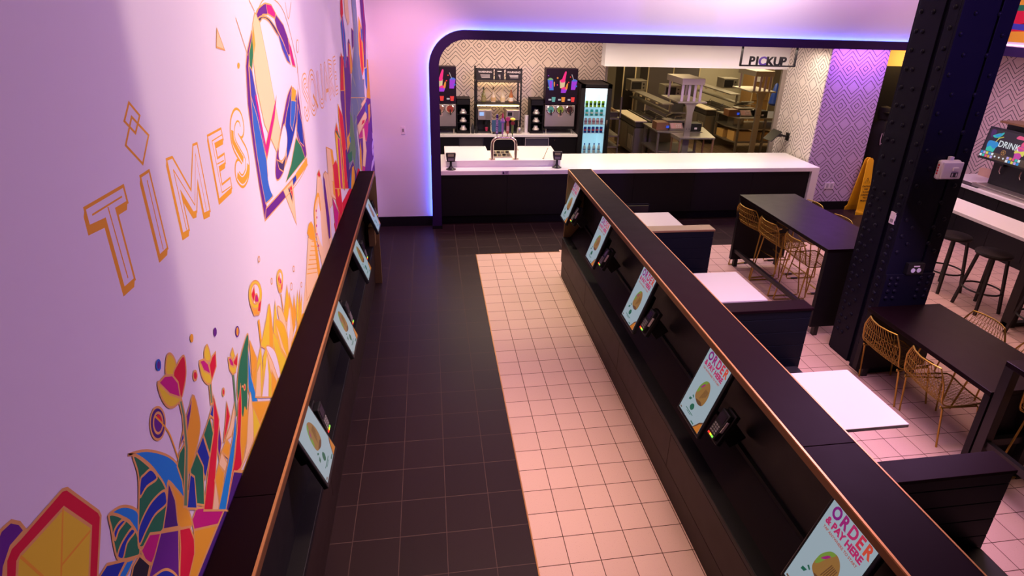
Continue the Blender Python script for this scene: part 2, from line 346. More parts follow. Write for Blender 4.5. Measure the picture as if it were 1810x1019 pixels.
MURAL = """L|or|-4.228,2.812,-4.032,2.809,-4.03,2.762,-4.093,2.764,-4.084,2.555,-4.146,2.557,-4.154,2.757,-4.228,2.765|-0.012,-0.018
s|or|-4.204,2.787,-4.051,2.785|0.005,0,0
s|or|-4.129,2.782,-4.116,2.574|0.005,0,0
L|or|-3.931,2.806,-3.872,2.807,-3.858,2.553,-3.918,2.553|-0.012,-0.018
s|or|-3.896,2.785,-3.888,2.561|0.005,0,0
s|or|-3.905,3.01,-3.859,2.966,-3.905,2.925,-3.952,2.968|0.008,0,1
s|or|-3.907,2.971,-3.83,2.903,-3.901,2.835,-3.973,2.906|0.008,0,1
L|or|-3.745,2.808,-3.7,2.804,-3.605,2.664,-3.519,2.802,-3.479,2.799,-3.469,2.54,-3.53,2.55,-3.534,2.675,-3.589,2.58,-3.619,2.586,-3.686,2.685,-3.679,2.545,-3.733,2.551|-0.012,-0.018
s|or|-3.711,2.766,-3.699,2.554|0.005,0,0
s|or|-3.711,2.766,-3.595,2.605|0.005,0,0
s|or|-3.595,2.605,-3.511,2.769,-3.502,2.553|0.005,0,0
L|or|-3.369,2.802,-3.213,2.798,-3.207,2.753,-3.306,2.757,-3.304,2.7,-3.221,2.698,-3.226,2.66,-3.302,2.663,-3.303,2.593,-3.197,2.59,-3.196,2.546,-3.359,2.548|-0.012,-0.018
s|or|-3.333,2.774,-3.213,2.773|0.005,0,0
s|or|-3.333,2.774,-3.317,2.564,-3.206,2.556|0.005,0,0
s|or|-3.319,2.68,-3.238,2.674|0.005,0,0
s|or|-2.967,2.756,-2.975,2.778,-3.008,2.786,-3.05,2.765,-3.06,2.72,-3.013,2.665,-2.967,2.614,-2.98,2.571,-3.037,2.556,-3.075,2.582|0.115,1,0
s|wl|-2.967,2.756,-2.975,2.778,-3.008,2.786,-3.05,2.765,-3.06,2.72,-3.013,2.665,-2.967,2.614,-2.98,2.571,-3.037,2.556,-3.075,2.582|0.092,1,0
s|or|-2.967,2.756,-2.975,2.778,-3.008,2.786,-3.05,2.765,-3.06,2.72,-3.013,2.665,-2.967,2.614,-2.98,2.571,-3.037,2.556,-3.075,2.582|0.008,1,0
s|or|-3.081,2.763,-3.09,2.72,-3.041,2.661,-2.994,2.613|0.03,1,0
s|or|-3.104,2.575,-3.048,2.534,-2.971,2.541,-2.932,2.577|0.03,1,0
s|ol|-1.406,2.736,-1.427,2.774,-1.502,2.774,-1.541,2.733,-1.471,2.672,-1.408,2.621,-1.427,2.566,-1.506,2.535,-1.55,2.572|0.075,1,0
s|wl|-1.406,2.736,-1.427,2.774,-1.502,2.774,-1.541,2.733,-1.471,2.672,-1.408,2.621,-1.427,2.566,-1.506,2.535,-1.55,2.572|0.055,1,0
s|ol|-1.406,2.736,-1.427,2.774,-1.502,2.774,-1.541,2.733,-1.471,2.672,-1.408,2.621,-1.427,2.566,-1.506,2.535,-1.55,2.572|0.012,1,0
s|ol|-1.154,2.763,-1.12,2.732,-1.101,2.688,-1.101,2.638,-1.12,2.59,-1.154,2.552,-1.199,2.53,-1.247,2.527,-1.289,2.543,-1.321,2.575,-1.337,2.618,-1.336,2.666,-1.318,2.711,-1.286,2.748,-1.244,2.771,-1.197,2.776,-1.154,2.763|0.075,1,0
s|wl|-1.154,2.763,-1.12,2.732,-1.101,2.688,-1.101,2.638,-1.12,2.59,-1.154,2.552,-1.199,2.53,-1.247,2.527,-1.289,2.543,-1.321,2.575,-1.337,2.618,-1.336,2.666,-1.318,2.711,-1.286,2.748,-1.244,2.771,-1.197,2.776,-1.154,2.763|0.055,1,0
s|ol|-1.154,2.763,-1.12,2.732,-1.101,2.688,-1.101,2.638,-1.12,2.59,-1.154,2.552,-1.199,2.53,-1.247,2.527,-1.289,2.543,-1.321,2.575,-1.337,2.618,-1.336,2.666,-1.318,2.711,-1.286,2.748,-1.244,2.771,-1.197,2.776,-1.154,2.763|0.012,1,0
s|ol|-1.222,2.636,-1.062,2.521|0.03,0,0
s|ol|-0.97,2.773,-0.967,2.598,-0.909,2.525,-0.803,2.544,-0.781,2.773|0.075,1,0
s|wl|-0.97,2.773,-0.967,2.598,-0.909,2.525,-0.803,2.544,-0.781,2.773|0.055,1,0
s|ol|-0.97,2.773,-0.967,2.598,-0.909,2.525,-0.803,2.544,-0.781,2.773|0.012,1,0
s|ol|-0.703,2.513,-0.597,2.77,-0.462,2.514|0.075,0,0
s|wl|-0.703,2.513,-0.597,2.77,-0.462,2.514|0.055,0,0
s|ol|-0.703,2.513,-0.597,2.77,-0.462,2.514|0.012,0,0
s|ol|-0.649,2.582,-0.521,2.574|0.03,0,0
s|ol|-0.407,2.516,-0.402,2.771,-0.26,2.75,-0.274,2.674,-0.418,2.659,-0.234,2.511|0.075,0,0
s|wl|-0.407,2.516,-0.402,2.771,-0.26,2.75,-0.274,2.674,-0.418,2.659,-0.234,2.511|0.055,0,0
s|ol|-0.407,2.516,-0.402,2.771,-0.26,2.75,-0.274,2.674,-0.418,2.659,-0.234,2.511|0.012,0,0
s|ol|0.001,2.765,-0.124,2.767,-0.127,2.637,-0.03,2.633|0.075,0,0
s|wl|0.001,2.765,-0.124,2.767,-0.127,2.637,-0.03,2.633|0.055,0,0
s|ol|0.001,2.765,-0.124,2.767,-0.127,2.637,-0.03,2.633|0.012,0,0
s|ol|-0.127,2.637,-0.113,2.507,-0.008,2.505|0.075,0,0
s|wl|-0.127,2.637,-0.113,2.507,-0.008,2.505|0.055,0,0
s|ol|-0.127,2.637,-0.113,2.507,-0.008,2.505|0.012,0,0
p|be|-2.09,1.59,-1.619,1.416,-1.922,1.023,-2.426,1.334|0,0
p|ye|-1.619,1.416,-1.163,1.416,-1.58,0.812,-1.933,1.03|0,0
p|pu|-1.163,1.416,-0.842,1.411,-1.314,0.648,-1.605,0.827|0,0
p|or|-0.858,1.418,-0.532,1.394,-1.042,0.48,-1.342,0.665|0,0
p|mg|-0.53,1.433,0.249,1.456,-0.461,0.122,-1.074,0.499|0,0
p|bl|0.122,1.479,0.964,1.45,0.107,-0.229,-0.532,0.165|0,0
p|in|0.861,1.478,3.035,0.896,2.652,-0.622,0.057,-0.198|0,0
p|rd|-0.853,1.507,-0.472,1.525,0.716,1.463,0.994,1.363,-0.363,1.29,-0.781,1.294|0,0
p|or|-2.939,1.418,-2.363,1.451,-2.285,1.445,-1.979,1.274,-2.947,1.137,-3.183,1.329|0,0
p|or|-3.337,1.438,-3.161,1.44,-2.939,1.273,-3.629,1.136,-3.801,1.326,-3.615,1.423|0,0
p|pu|-2.592,3.134,-2.709,3.053,-2.763,2.99,-2.814,2.828,-2.822,2.645,-2.816,2.448,-2.798,2.254,-2.738,2.291,-2.753,2.463,-2.767,2.643,-2.762,2.82,-2.722,2.985,-2.666,3.05,-2.566,3.123|0,1
p|pu|-2.798,2.254,-2.755,2.303,-2.373,2.285,-2.296,2.225|0,1
p|mg|-2.373,2.285,-2.277,2.282,-2.222,2.227,-2.296,2.225|0,1
p|bl|-2.277,2.282,-2.027,2.275,-2.028,2.237,-2.222,2.227|0,1
p|or|-2.026,2.278,-1.66,2.284,-1.671,2.236,-2.028,2.237|0,1
p|be|-2.376,2.28,-2.131,2.267,-2.168,1.997|0,1
p|dk|-2.267,2.257,-2.168,2.247,-2.203,2.147|0,1
p|rd|-2.233,2.253,-2.168,2.247,-2.172,2.158|0,1
p|be|-2.496,3.213,-2.438,3.197,-2.377,2.994,-2.295,2.635,-2.25,2.545,-2.391,2.484,-2.582,2.691,-2.637,2.894,-2.624,3.071,-2.561,3.163|0,1
p|gn|-2.581,3.124,-2.617,3.026,-2.686,2.952,-2.707,2.984,-2.685,3.041|0,1
p|or|-2.551,3.152,-2.561,3.072,-2.604,3.035,-2.597,3.095|0,1
p|bi|-2.71,2.994,-2.674,2.96,-2.657,2.855,-2.619,2.552,-2.653,2.572,-2.695,2.735,-2.749,2.858|0,1
p|bm|-2.749,2.858,-2.69,2.745,-2.656,2.618,-2.63,2.515,-2.651,2.422,-2.602,2.318,-2.686,2.321,-2.751,2.327,-2.769,2.434,-2.783,2.582,-2.778,2.73|0,1
p|mg|-2.682,2.854,-2.608,2.59,-2.271,2.788,-2.367,2.685,-2.622,2.521|0,1
s|mg|-2.67,2.847,-2.645,2.704,-2.614,2.563|0.028,0,0
p|pu|-2.468,3.212,-2.392,3.237,-2.249,3.254,-2.248,3.203,-2.35,3.201,-2.432,3.176|1,1
p|mg|-2.259,3.254,-2.149,3.246,-2.07,3.202,-2.104,3.177,-2.248,3.203|0,1
p|dk|-2.443,3.187,-2.34,3.195,-2.211,3.174,-2.085,3.116,-2.079,3.087,-2.24,3.164,-2.358,3.185,-2.418,3.17|1,1
p|pu|-2.072,3.199,-1.913,3.136,-1.806,3.034,-1.781,2.961,-1.881,2.963,-1.963,3.044,-2.082,3.122,-2.109,3.169|0,1
p|bi|-2.085,3.116,-1.968,3.044,-1.871,2.96,-1.836,2.908,-1.921,2.935,-2.011,3.008|0,1
p|mg|-1.835,3.048,-1.773,3,-1.707,2.879,-1.791,2.896,-1.822,2.958|0,1
p|pu|-1.87,2.777,-2.01,2.749,-2.181,2.651,-2.347,2.548,-2.449,2.474,-2.497,2.402,-2.466,2.365,-2.369,2.365,-2.312,2.388,-2.354,2.475,-2.368,2.528,-2.265,2.579,-2.169,2.61|1,1
p|bl|-1.859,2.773,-1.771,2.714,-1.794,2.621,-1.912,2.533,-2.07,2.459,-2.206,2.412,-2.313,2.386,-2.204,2.438,-2.148,2.606,-2.014,2.698|1,1
p|or|-1.87,2.777,-1.769,2.741,-1.826,2.688,-1.932,2.711|0,1
p|bm|-1.933,2.709,-1.801,2.684,-1.871,2.607,-1.99,2.535,-2.027,2.583|0,1
p|wl|-2.179,2.612,-2.143,2.528,-2.219,2.454,-2.33,2.438,-2.385,2.477,-2.312,2.552|1,1
p|dk|-2.431,2.47,-2.326,2.424,-2.214,2.44,-2.321,2.371,-2.408,2.414|0,1
p|pu|-1.712,2.744,-1.662,2.31,-1.73,2.287,-1.813,2.355,-1.884,2.485,-1.847,2.575|0,1
p|bl|-1.76,2.657,-1.693,2.517,-1.712,2.375,-1.816,2.428,-1.87,2.51|0,1
p|gn|-1.915,2.478,-1.792,2.394,-1.716,2.298,-2.3,2.304,-2.122,2.363|0,1
p|wl|-2.65,2.433,-2.534,2.52,-2.519,2.408,-2.482,2.354,-2.359,2.311,-2.591,2.32|1,0
s|ol|-2.46,3.21,-2.325,3.265,-2.13,3.281,-1.851,3.197,-1.664,2.932,-1.674,2.838|0.006,1,0
s|ol|-2.496,3.221,-2.648,3.326|0.006,1,0
s|ol|-2.708,3.033,-2.814,3.199|0.006,1,0
s|ol|-1.652,2.876,-1.653,2.282|0.006,1,0
s|ol|-1.8,3.257,-1.76,3.164,-1.633,3.256|0.006,1,0
s|ol|-2.777,2.252,-2.046,2.217,-1.653,2.239|0.006,1,0
p|wl|-1.545,2.992,-1.56,2.974,-1.58,2.962,-1.6,2.958,-1.614,2.965,-1.619,2.979,-1.613,2.997,-1.599,3.015,-1.579,3.028,-1.559,3.031,-1.545,3.025,-1.539,3.011|1,1
p|be|-3.083,3.166,-3.027,3.082,-3.121,3.1|0,1
p|or|-2.854,3.003,-2.86,2.997,-2.868,2.993,-2.877,2.992,-2.884,2.994,-2.887,2.999,-2.886,3.006,-2.881,3.012,-2.873,3.016,-2.864,3.017,-2.857,3.014,-2.853,3.009|1,0
p|pu|-4.779,2.327,-4.742,2.349,-4.715,2.343,-4.699,2.321,-4.693,2.296,-4.735,2.3,-4.763,2.281,-4.799,2.222,-4.816,2.245|0,1
p|rd|-4.791,2.211,-4.756,2.286,-4.736,2.297,-4.708,2.292,-4.57,2.277,-4.556,2.267,-4.485,2.124,-4.483,2.107,-4.586,1.932|0,1
p|ye|-4.773,2.186,-4.733,2.259,-4.722,2.262,-4.583,2.239,-4.523,2.117,-4.609,1.963|0,1
s|or|-4.585,2.24,-4.679,2.058|0.006,0,0
s|or|-4.724,2.26,-4.694,2.168,-4.672,2.074|0.006,0,0
s|or|-4.529,2.111,-4.64,2.133|0.006,0,0
p|cy|-4.456,2.08,-4.42,2.066,-4.387,2.039,-4.355,1.997,-4.344,1.963,-4.368,1.919,-4.388,1.987,-4.428,2.05|1,1
p|gn|-4.455,2.079,-4.426,2.05,-4.391,1.988,-4.372,1.925,-4.383,1.866,-4.413,1.884,-4.467,1.943,-4.469,1.996,-4.461,2.038|1,1
p|bl|-4.458,2.022,-4.438,2.027,-4.411,2.018,-4.402,2.003,-4.436,2.009,-4.458,2.001|1,1
p|bl|-4.467,1.958,-4.439,1.968,-4.388,1.961,-4.379,1.938,-4.42,1.946,-4.451,1.927,-4.467,1.944|1,1
p|cy|-4.316,2.147,-4.234,2.088,-4.142,1.988,-4.093,1.905,-4.076,1.82,-4.089,1.738,-4.132,1.841,-4.167,1.91,-4.191,1.886,-4.205,1.958,-4.236,2.037,-4.284,2.115|1,1
p|gn|-4.298,2.128,-4.238,2.032,-4.199,1.946,-4.189,1.884,-4.208,1.851,-4.258,1.81,-4.373,1.872,-4.364,1.924,-4.302,2.051|1,1
p|bl|-4.319,2.001,-4.296,2.041,-4.274,2.038,-4.235,2.021,-4.219,1.972,-4.277,1.997|1,1
p|bl|-4.362,1.927,-4.315,1.939,-4.263,1.934,-4.2,1.906,-4.197,1.874,-4.211,1.86,-4.274,1.888,-4.328,1.89,-4.376,1.887|1,1
p|in|-4.166,1.907,-4.154,1.823,-4.173,1.729,-4.255,1.808,-4.208,1.851|0,1
p|or|-4.164,1.903,-4.132,1.841,-4.101,1.761,-4.09,1.662,-4.11,1.66,-4.17,1.726,-4.154,1.823|1,1
p|mg|-4.319,1.864,-4.267,1.811,-4.305,1.786,-4.349,1.781,-4.37,1.818,-4.376,1.864|0,1
p|bk|-4.386,1.86,-4.355,1.787,-4.405,1.751,-4.466,1.832,-4.423,1.863|0,1
p|pu|-4.268,1.813,-4.176,1.722,-4.273,1.505,-4.443,1.736,-4.322,1.786|0,1
p|bl|-4.512,1.979,-4.442,1.91,-4.504,1.905,-4.566,1.984|0,1
p|cy|-4.441,1.905,-4.409,1.876,-4.442,1.872,-4.479,1.873,-4.504,1.905|0,1
p|rd|-4.17,1.717,-4.11,1.66,-4.1,1.591,-4.124,1.543,-4.226,1.48,-4.265,1.531,-4.19,1.659|0,1
p|or|-4.09,1.623,-3.927,1.468,-4.233,1.466,-4.25,1.489,-4.118,1.55|0,1
p|mg|-4.043,1.671,-3.828,1.459,-3.923,1.464,-4.089,1.622,-4.087,1.665|0,1
p|bl|-4.377,1.742,-4.33,1.722,-4.284,1.679,-4.248,1.606,-4.257,1.573|1,1
p|in|-3.693,1.501,-3.468,1.297,-3.6,1.254,-4.179,1.393,-4.233,1.466,-3.83,1.456,-3.788,1.506|0,1
p|or|-3.903,2.03,-3.889,1.939,-3.911,1.878,-4.013,1.825,-4.043,1.836,-3.992,1.96|1,1
p|pu|-3.911,2.026,-3.975,2,-3.993,1.947,-3.938,1.991|0,1
p|bl|-4.016,1.976,-4.059,1.946,-4.018,1.948|0,1
p|gn|-4.012,1.93,-4.069,1.931,-4.099,1.905,-4.09,1.838,-4.108,1.745|0,1
p|in|-4.108,2.08,-4.124,2.063,-4.146,2.059,-4.168,2.07,-4.184,2.091,-4.19,2.118,-4.185,2.143,-4.17,2.16,-4.149,2.165,-4.127,2.155,-4.11,2.134,-4.103,2.107|1,1
p|pu|-4.121,2.092,-4.131,2.081,-4.145,2.079,-4.158,2.085,-4.168,2.098,-4.172,2.115,-4.169,2.131,-4.159,2.142,-4.146,2.145,-4.132,2.139,-4.122,2.126,-4.118,2.109|1,1
p|rd|-4.148,2.135,-4.134,2.136,-4.121,2.113,-4.123,2.088|0,0
s|or|-4.152,2.142,-4.118,2.08,-4.096,2.021,-4.083,1.924|0.006,1,0
p|gs|-3.999,2.084,-3.981,2.071,-3.981,2.012,-4.007,1.904,-4.096,1.732,-4.118,1.755,-4.029,1.91,-4,2.02|0,1
p|ye|-4.039,2.211,-4.013,2.255,-3.986,2.249,-3.968,2.213,-3.973,2.181,-3.996,2.173|1,1
p|rd|-3.905,2.189,-3.913,2.133,-3.95,2.094,-3.989,2.082,-3.999,2.175,-3.96,2.192|1,1
p|ye|-4.094,2.22,-4.096,2.17,-4.073,2.116,-4.033,2.085,-3.985,2.081,-4.035,2.162|1,1
p|mg|-4.092,2.216,-4.049,2.211,-4.005,2.183,-3.98,2.138,-3.986,2.082,-4.045,2.14|0,1
p|gs|-3.764,1.98,-3.745,1.967,-3.767,1.894,-3.785,1.901|0,1
p|ye|-3.718,2.113,-3.752,2.105,-3.757,2.074,-3.724,2.048,-3.708,2.064|1,1
p|rd|-3.658,2.045,-3.676,1.993,-3.74,1.971,-3.733,2.036,-3.695,2.049|0,1
p|ye|-3.807,2.095,-3.808,2.04,-3.78,1.989,-3.747,1.971,-3.74,2,-3.785,2.066|1,1
p|mg|-3.802,2.1,-3.767,2.084,-3.739,2.046,-3.737,1.999,-3.785,2.048|0,1
s|gs|-3.531,1.858,-3.552,1.771,-3.575,1.681|0.02,0,0
p|ye|-3.491,1.955,-3.522,1.947,-3.513,1.912,-3.483,1.914|0,1
p|rd|-3.45,1.9,-3.473,1.863,-3.514,1.857,-3.509,1.902|0,1
p|ye|-3.556,1.941,-3.56,1.898,-3.536,1.859,-3.503,1.847,-3.487,1.864|0,1
p|mg|-3.552,1.948,-3.528,1.935,-3.508,1.901,-3.512,1.878,-3.544,1.907|0,1
p|bm|-4.056,2.254,-4.062,2.247,-4.07,2.245,-4.078,2.248,-4.084,2.255,-4.087,2.264,-4.085,2.274,-4.079,2.28,-4.071,2.283,-4.062,2.28,-4.056,2.273,-4.054,2.264|1,0
p|pu|-4.061,2.258,-4.065,2.253,-4.07,2.251,-4.074,2.253,-4.078,2.257,-4.079,2.263,-4.077,2.269,-4.074,2.273,-4.069,2.275,-4.064,2.274,-4.061,2.27,-4.06,2.264|1,0
p|or|-3.814,2.2,-3.819,2.194,-3.825,2.192,-3.832,2.194,-3.837,2.2,-3.839,2.207,-3.838,2.215,-3.833,2.22,-3.826,2.222,-3.819,2.22,-3.814,2.215,-3.812,2.208|1,0
p|pu|-3.615,2.105,-3.62,2.099,-3.629,2.097,-3.637,2.099,-3.643,2.105,-3.646,2.114,-3.644,2.123,-3.638,2.129,-3.63,2.131,-3.622,2.129,-3.616,2.123,-3.613,2.114|1,0
p|pu|-3.387,1.971,-3.395,1.963,-3.407,1.96,-3.42,1.964,-3.429,1.974,-3.433,1.986,-3.431,1.998,-3.423,2.006,-3.411,2.009,-3.399,2.005,-3.389,1.996,-3.385,1.983|1,0
p|or|-3.396,1.977,-3.402,1.97,-3.41,1.967,-3.417,1.969,-3.422,1.975,-3.424,1.984,-3.422,1.992,-3.416,1.999,-3.409,2.002,-3.401,2,-3.396,1.994,-3.394,1.986|1,0
p|rd|-3.842,2.067,-3.848,2.062,-3.855,2.06,-3.863,2.063,-3.87,2.07,-3.872,2.079,-3.871,2.087,-3.865,2.093,-3.858,2.095,-3.85,2.092,-3.843,2.085,-3.841,2.076|1,1
p|rd|-3.646,1.854,-3.651,1.849,-3.657,1.847,-3.663,1.849,-3.667,1.855,-3.669,1.862,-3.667,1.869,-3.663,1.874,-3.656,1.876,-3.65,1.874,-3.646,1.868,-3.644,1.861|1,1
p|gn|-3.294,1.905,-3.38,1.885,-3.46,1.846,-3.518,1.779,-3.528,1.728,-3.512,1.626,-3.47,1.649,-3.457,1.613,-3.411,1.684,-3.315,1.835|1,1
p|cy|-3.318,1.854,-3.338,1.711,-3.305,1.544,-3.391,1.608,-3.397,1.691|0,1
p|or|-3.279,1.857,-3.233,1.738,-3.229,1.662,-3.312,1.62,-3.332,1.68|0,1
p|gn|-3.811,1.871,-3.81,1.793,-3.871,1.743,-3.887,1.849|0,1
p|bl|-3.891,1.85,-3.876,1.74,-3.94,1.7,-3.958,1.838|0,1
p|gn|-3.959,1.836,-3.936,1.753,-3.987,1.625,-4.061,1.71,-4.026,1.823|0,1
p|bl|-4.032,1.811,-4.011,1.777,-4.041,1.666,-4.101,1.73|0,1
p|bl|-3.756,1.894,-3.786,1.84,-3.81,1.874|0,1
p|pu|-3.745,1.816,-3.76,1.703,-3.805,1.664,-3.802,1.709|0,1
p|rd|-3.747,1.914,-3.741,1.797,-3.824,1.689,-3.935,1.547,-4,1.615,-3.88,1.732,-3.807,1.791|0,1
p|rd|-3.644,1.804,-3.639,1.732,-3.7,1.7,-3.742,1.692,-3.685,1.752|0,1
p|be|-3.571,1.744,-3.604,1.67,-3.662,1.652,-3.731,1.685,-3.657,1.697|0,1
p|or|-3.711,1.679,-3.688,1.632,-3.727,1.601,-3.773,1.673|0,1
p|be|-3.773,1.673,-3.746,1.593,-3.78,1.579,-3.819,1.652|0,1
p|or|-3.818,1.654,-3.787,1.582,-3.871,1.509,-3.876,1.63|0,1
p|be|-3.869,1.624,-3.879,1.521,-3.896,1.506,-3.939,1.551|0,1
p|or|-3.453,1.74,-3.447,1.614,-3.492,1.525,-3.553,1.488,-3.618,1.466,-3.579,1.599,-3.494,1.719|1,1
p|gn|-3.495,1.754,-3.438,1.721,-3.421,1.674,-3.458,1.622,-3.473,1.652,-3.512,1.626,-3.513,1.682|1,0
p|rd|-3.427,1.717,-3.431,1.713,-3.436,1.712,-3.442,1.714,-3.446,1.719,-3.447,1.725,-3.446,1.731,-3.442,1.735,-3.437,1.736,-3.431,1.734,-3.427,1.729,-3.426,1.723|1,1
p|rd|-3.475,1.766,-3.512,1.665,-3.583,1.558,-3.614,1.45,-3.698,1.493,-3.826,1.453,-3.673,1.543,-3.601,1.617,-3.534,1.716|0,1
p|cy|-3.578,1.708,-3.607,1.622,-3.691,1.542,-3.837,1.444,-3.896,1.506,-3.739,1.586,-3.647,1.639|0,1
p|or|-3.39,1.61,-3.149,1.433,-3.337,1.438,-3.366,1.522|0,1
p|be|-3.383,1.656,-3.395,1.536,-3.443,1.443,-3.651,1.457,-3.542,1.478,-3.463,1.573|1,1
p|ye|-3.379,1.579,-3.323,1.429,-3.438,1.438|0,1
p|in|-3.701,1.509,-3.615,1.423,-3.766,1.35,-3.837,1.444|0,1
s|or|-3.125,1.877,-3.14,1.743|0.028,0,0
s|ol|-2.701,1.796,-2.701,1.695|0.02,0,0
p|ye|-2.928,1.856,-3.018,1.811,-3.113,1.767,-3.14,1.743,-2.972,1.619,-2.933,1.728|1,1
p|or|-2.93,1.853,-2.933,1.728,-2.973,1.624,-3.023,1.677|0,0
p|ye|-2.826,1.819,-2.914,1.716,-2.961,1.616,-2.901,1.578,-2.838,1.672|0,1
p|yo|-2.561,1.778,-2.644,1.71,-2.732,1.657,-2.636,1.582,-2.561,1.647|0,1
p|or|-2.534,1.718,-2.497,1.582,-2.488,1.481,-2.618,1.453,-2.602,1.63|0,1
p|or|-2.438,1.65,-2.503,1.586,-2.492,1.489,-2.439,1.53|0,1
p|ye|-2.345,1.635,-2.414,1.567,-2.461,1.466,-2.374,1.483|0,1
p|or|-2.287,1.614,-2.37,1.523,-2.437,1.436,-2.333,1.471|0,1
p|yo|-2.247,1.557,-2.324,1.445,-2.472,1.446,-2.337,1.515|0,1
p|be|-2.546,1.644,-2.656,1.603,-2.738,1.537,-2.698,1.41,-2.559,1.468|0,1
p|wl|-2.574,1.644,-2.638,1.593,-2.693,1.548,-2.674,1.498,-2.606,1.535|0,0
p|be|-2.803,1.769,-2.734,1.72,-2.685,1.62,-2.684,1.523,-2.727,1.472,-2.784,1.64|1,1
p|ye|-2.94,1.697,-2.949,1.613,-2.932,1.464,-2.893,1.386,-2.772,1.418,-2.871,1.61|1,1
p|yo|-2.877,1.723,-2.791,1.681,-2.718,1.601,-2.692,1.494,-2.745,1.411,-2.86,1.566|1,1
p|be|-2.868,1.703,-2.836,1.643,-2.793,1.524,-2.74,1.412,-2.837,1.542|0,1
p|or|-3.286,1.862,-3.231,1.735,-3.269,1.712,-3.324,1.718|0,1
p|ye|-3.149,1.752,-3.236,1.714,-3.315,1.638,-3.323,1.587,-3.24,1.525,-3.185,1.613|0,1
p|be|-3.255,1.678,-3.192,1.685,-3.254,1.535,-3.331,1.593|0,1
p|ye|-3.142,1.685,-3.079,1.696,-2.985,1.583,-2.929,1.425,-3.08,1.404,-3.23,1.517|0,1
p|wl|-3.079,1.661,-3.1,1.554,-3.155,1.461,-3.246,1.529,-3.171,1.586|0,1
p|wl|-3.078,1.697,-3.008,1.658,-2.939,1.571,-2.915,1.425,-2.975,1.448,-3.011,1.564|1,1
p|be|-3.078,1.686,-3.011,1.564,-2.967,1.443,-3.029,1.427,-3.066,1.548|0,1
p|or|-3.049,1.545,-2.993,1.433,-3.084,1.408,-3.107,1.425|0,1
p|or|-3.205,2.002,-3.177,1.932,-3.105,1.895,-3.05,1.933|0,1
p|ye|-3.024,1.959,-3.053,1.935,-3.098,1.932,-3.146,1.948,-3.185,1.979,-3.205,2.016,-3.202,2.05,-3.176,2.073,-3.134,2.078,-3.086,2.064,-3.044,2.034,-3.021,1.995|1,1
p|wl|-3.055,1.978,-3.074,1.961,-3.104,1.957,-3.136,1.967,-3.162,1.988,-3.175,2.014,-3.172,2.038,-3.154,2.055,-3.125,2.06,-3.093,2.051,-3.066,2.031,-3.052,2.004|1,1
p|rd|-3.116,2.05,-3.17,2.034,-3.159,1.988,-3.121,2.008|0,1
p|mg|-3.14,1.982,-3.116,2.006,-3.089,1.992,-3.086,1.953|1,1
p|rd|-3.039,1.943,-3.085,1.899,-3.121,1.919,-3.09,1.947|0,1
p|or|-2.748,1.87,-2.731,1.82,-2.683,1.799,-2.643,1.829|0,1
p|ye|-2.625,1.849,-2.645,1.83,-2.676,1.825,-2.709,1.834,-2.734,1.855,-2.747,1.881,-2.743,1.906,-2.724,1.924,-2.694,1.93,-2.661,1.922,-2.634,1.902,-2.621,1.875|1,1
p|wl|-2.644,1.861,-2.658,1.848,-2.679,1.843,-2.701,1.849,-2.718,1.862,-2.726,1.881,-2.722,1.899,-2.709,1.912,-2.689,1.917,-2.667,1.912,-2.649,1.898,-2.641,1.88|1,1
p|rd|-2.683,1.91,-2.721,1.896,-2.716,1.863,-2.688,1.879|0,1
p|mg|-2.703,1.859,-2.685,1.878,-2.667,1.869,-2.667,1.841|1,1
p|rd|-2.635,1.837,-2.669,1.803,-2.693,1.815,-2.67,1.837|0,1
s|ol|-2.975,2.123,-2.981,2.117,-2.99,2.116,-2.998,2.12,-3.002,2.127,-3.001,2.135,-2.995,2.14,-2.987,2.142,-2.978,2.138,-2.974,2.131|0.006,1,1
s|ol|-2.348,1.782,-2.356,1.776,-2.369,1.775,-2.382,1.781,-2.389,1.791,-2.389,1.801,-2.38,1.808,-2.367,1.808,-2.355,1.802,-2.347,1.792|0.006,1,1
s|ol|-2.822,1.932,-2.829,1.925,-2.839,1.924,-2.849,1.928,-2.854,1.937,-2.852,1.946,-2.845,1.953,-2.835,1.954,-2.826,1.95,-2.821,1.941|0.006,1,1
s|ol|-2.449,1.715,-2.459,1.706,-2.474,1.706,-2.488,1.713,-2.496,1.725,-2.495,1.738,-2.484,1.746,-2.469,1.747,-2.455,1.74,-2.447,1.728|0.006,1,1
s|ol|-2.213,1.61,-2.22,1.604,-2.233,1.604,-2.244,1.609,-2.251,1.619,-2.25,1.628,-2.242,1.634,-2.23,1.634,-2.219,1.628,-2.212,1.619|0.006,1,1
p|be|-1.893,1.802,-1.828,1.764,-1.704,1.776,-1.637,1.596,-1.619,1.416,-2.136,1.456,-2.09,1.59|0,1
p|or|-1.908,1.838,-1.828,1.872,-1.747,1.86,-1.681,1.795,-1.649,1.588,-1.619,1.416,-1.717,1.423,-1.729,1.711,-1.838,1.768|0,1
s|or|-2.051,1.607,-1.743,1.475|0.006,0,0
s|or|-2.017,1.625,-1.717,1.496|0.006,0,0
s|or|-1.983,1.643,-1.69,1.518|0.006,0,0
s|or|-1.948,1.662,-1.663,1.54|0.006,0,0
s|or|-1.913,1.68,-1.636,1.562|0.006,0,0
s|or|-1.878,1.699,-1.609,1.584|0.006,0,0
s|or|-1.842,1.718,-1.581,1.607|0.006,0,0
s|or|-1.805,1.737,-1.553,1.629|0.006,0,0
s|or|-1.768,1.757,-1.525,1.652|0.006,0,0
p|be|-1.649,1.755,-1.617,1.893,-1.488,1.949,-1.365,2.088,-1.286,2.085,-1.231,1.998,-1.176,1.794,-1.181,1.574,-1.159,1.421,-1.393,1.43,-1.523,1.412,-1.596,1.605|0,1
p|wl|-1.593,1.733,-1.544,1.842,-1.441,1.896,-1.399,1.817,-1.426,1.668,-1.452,1.545,-1.524,1.628|0,0
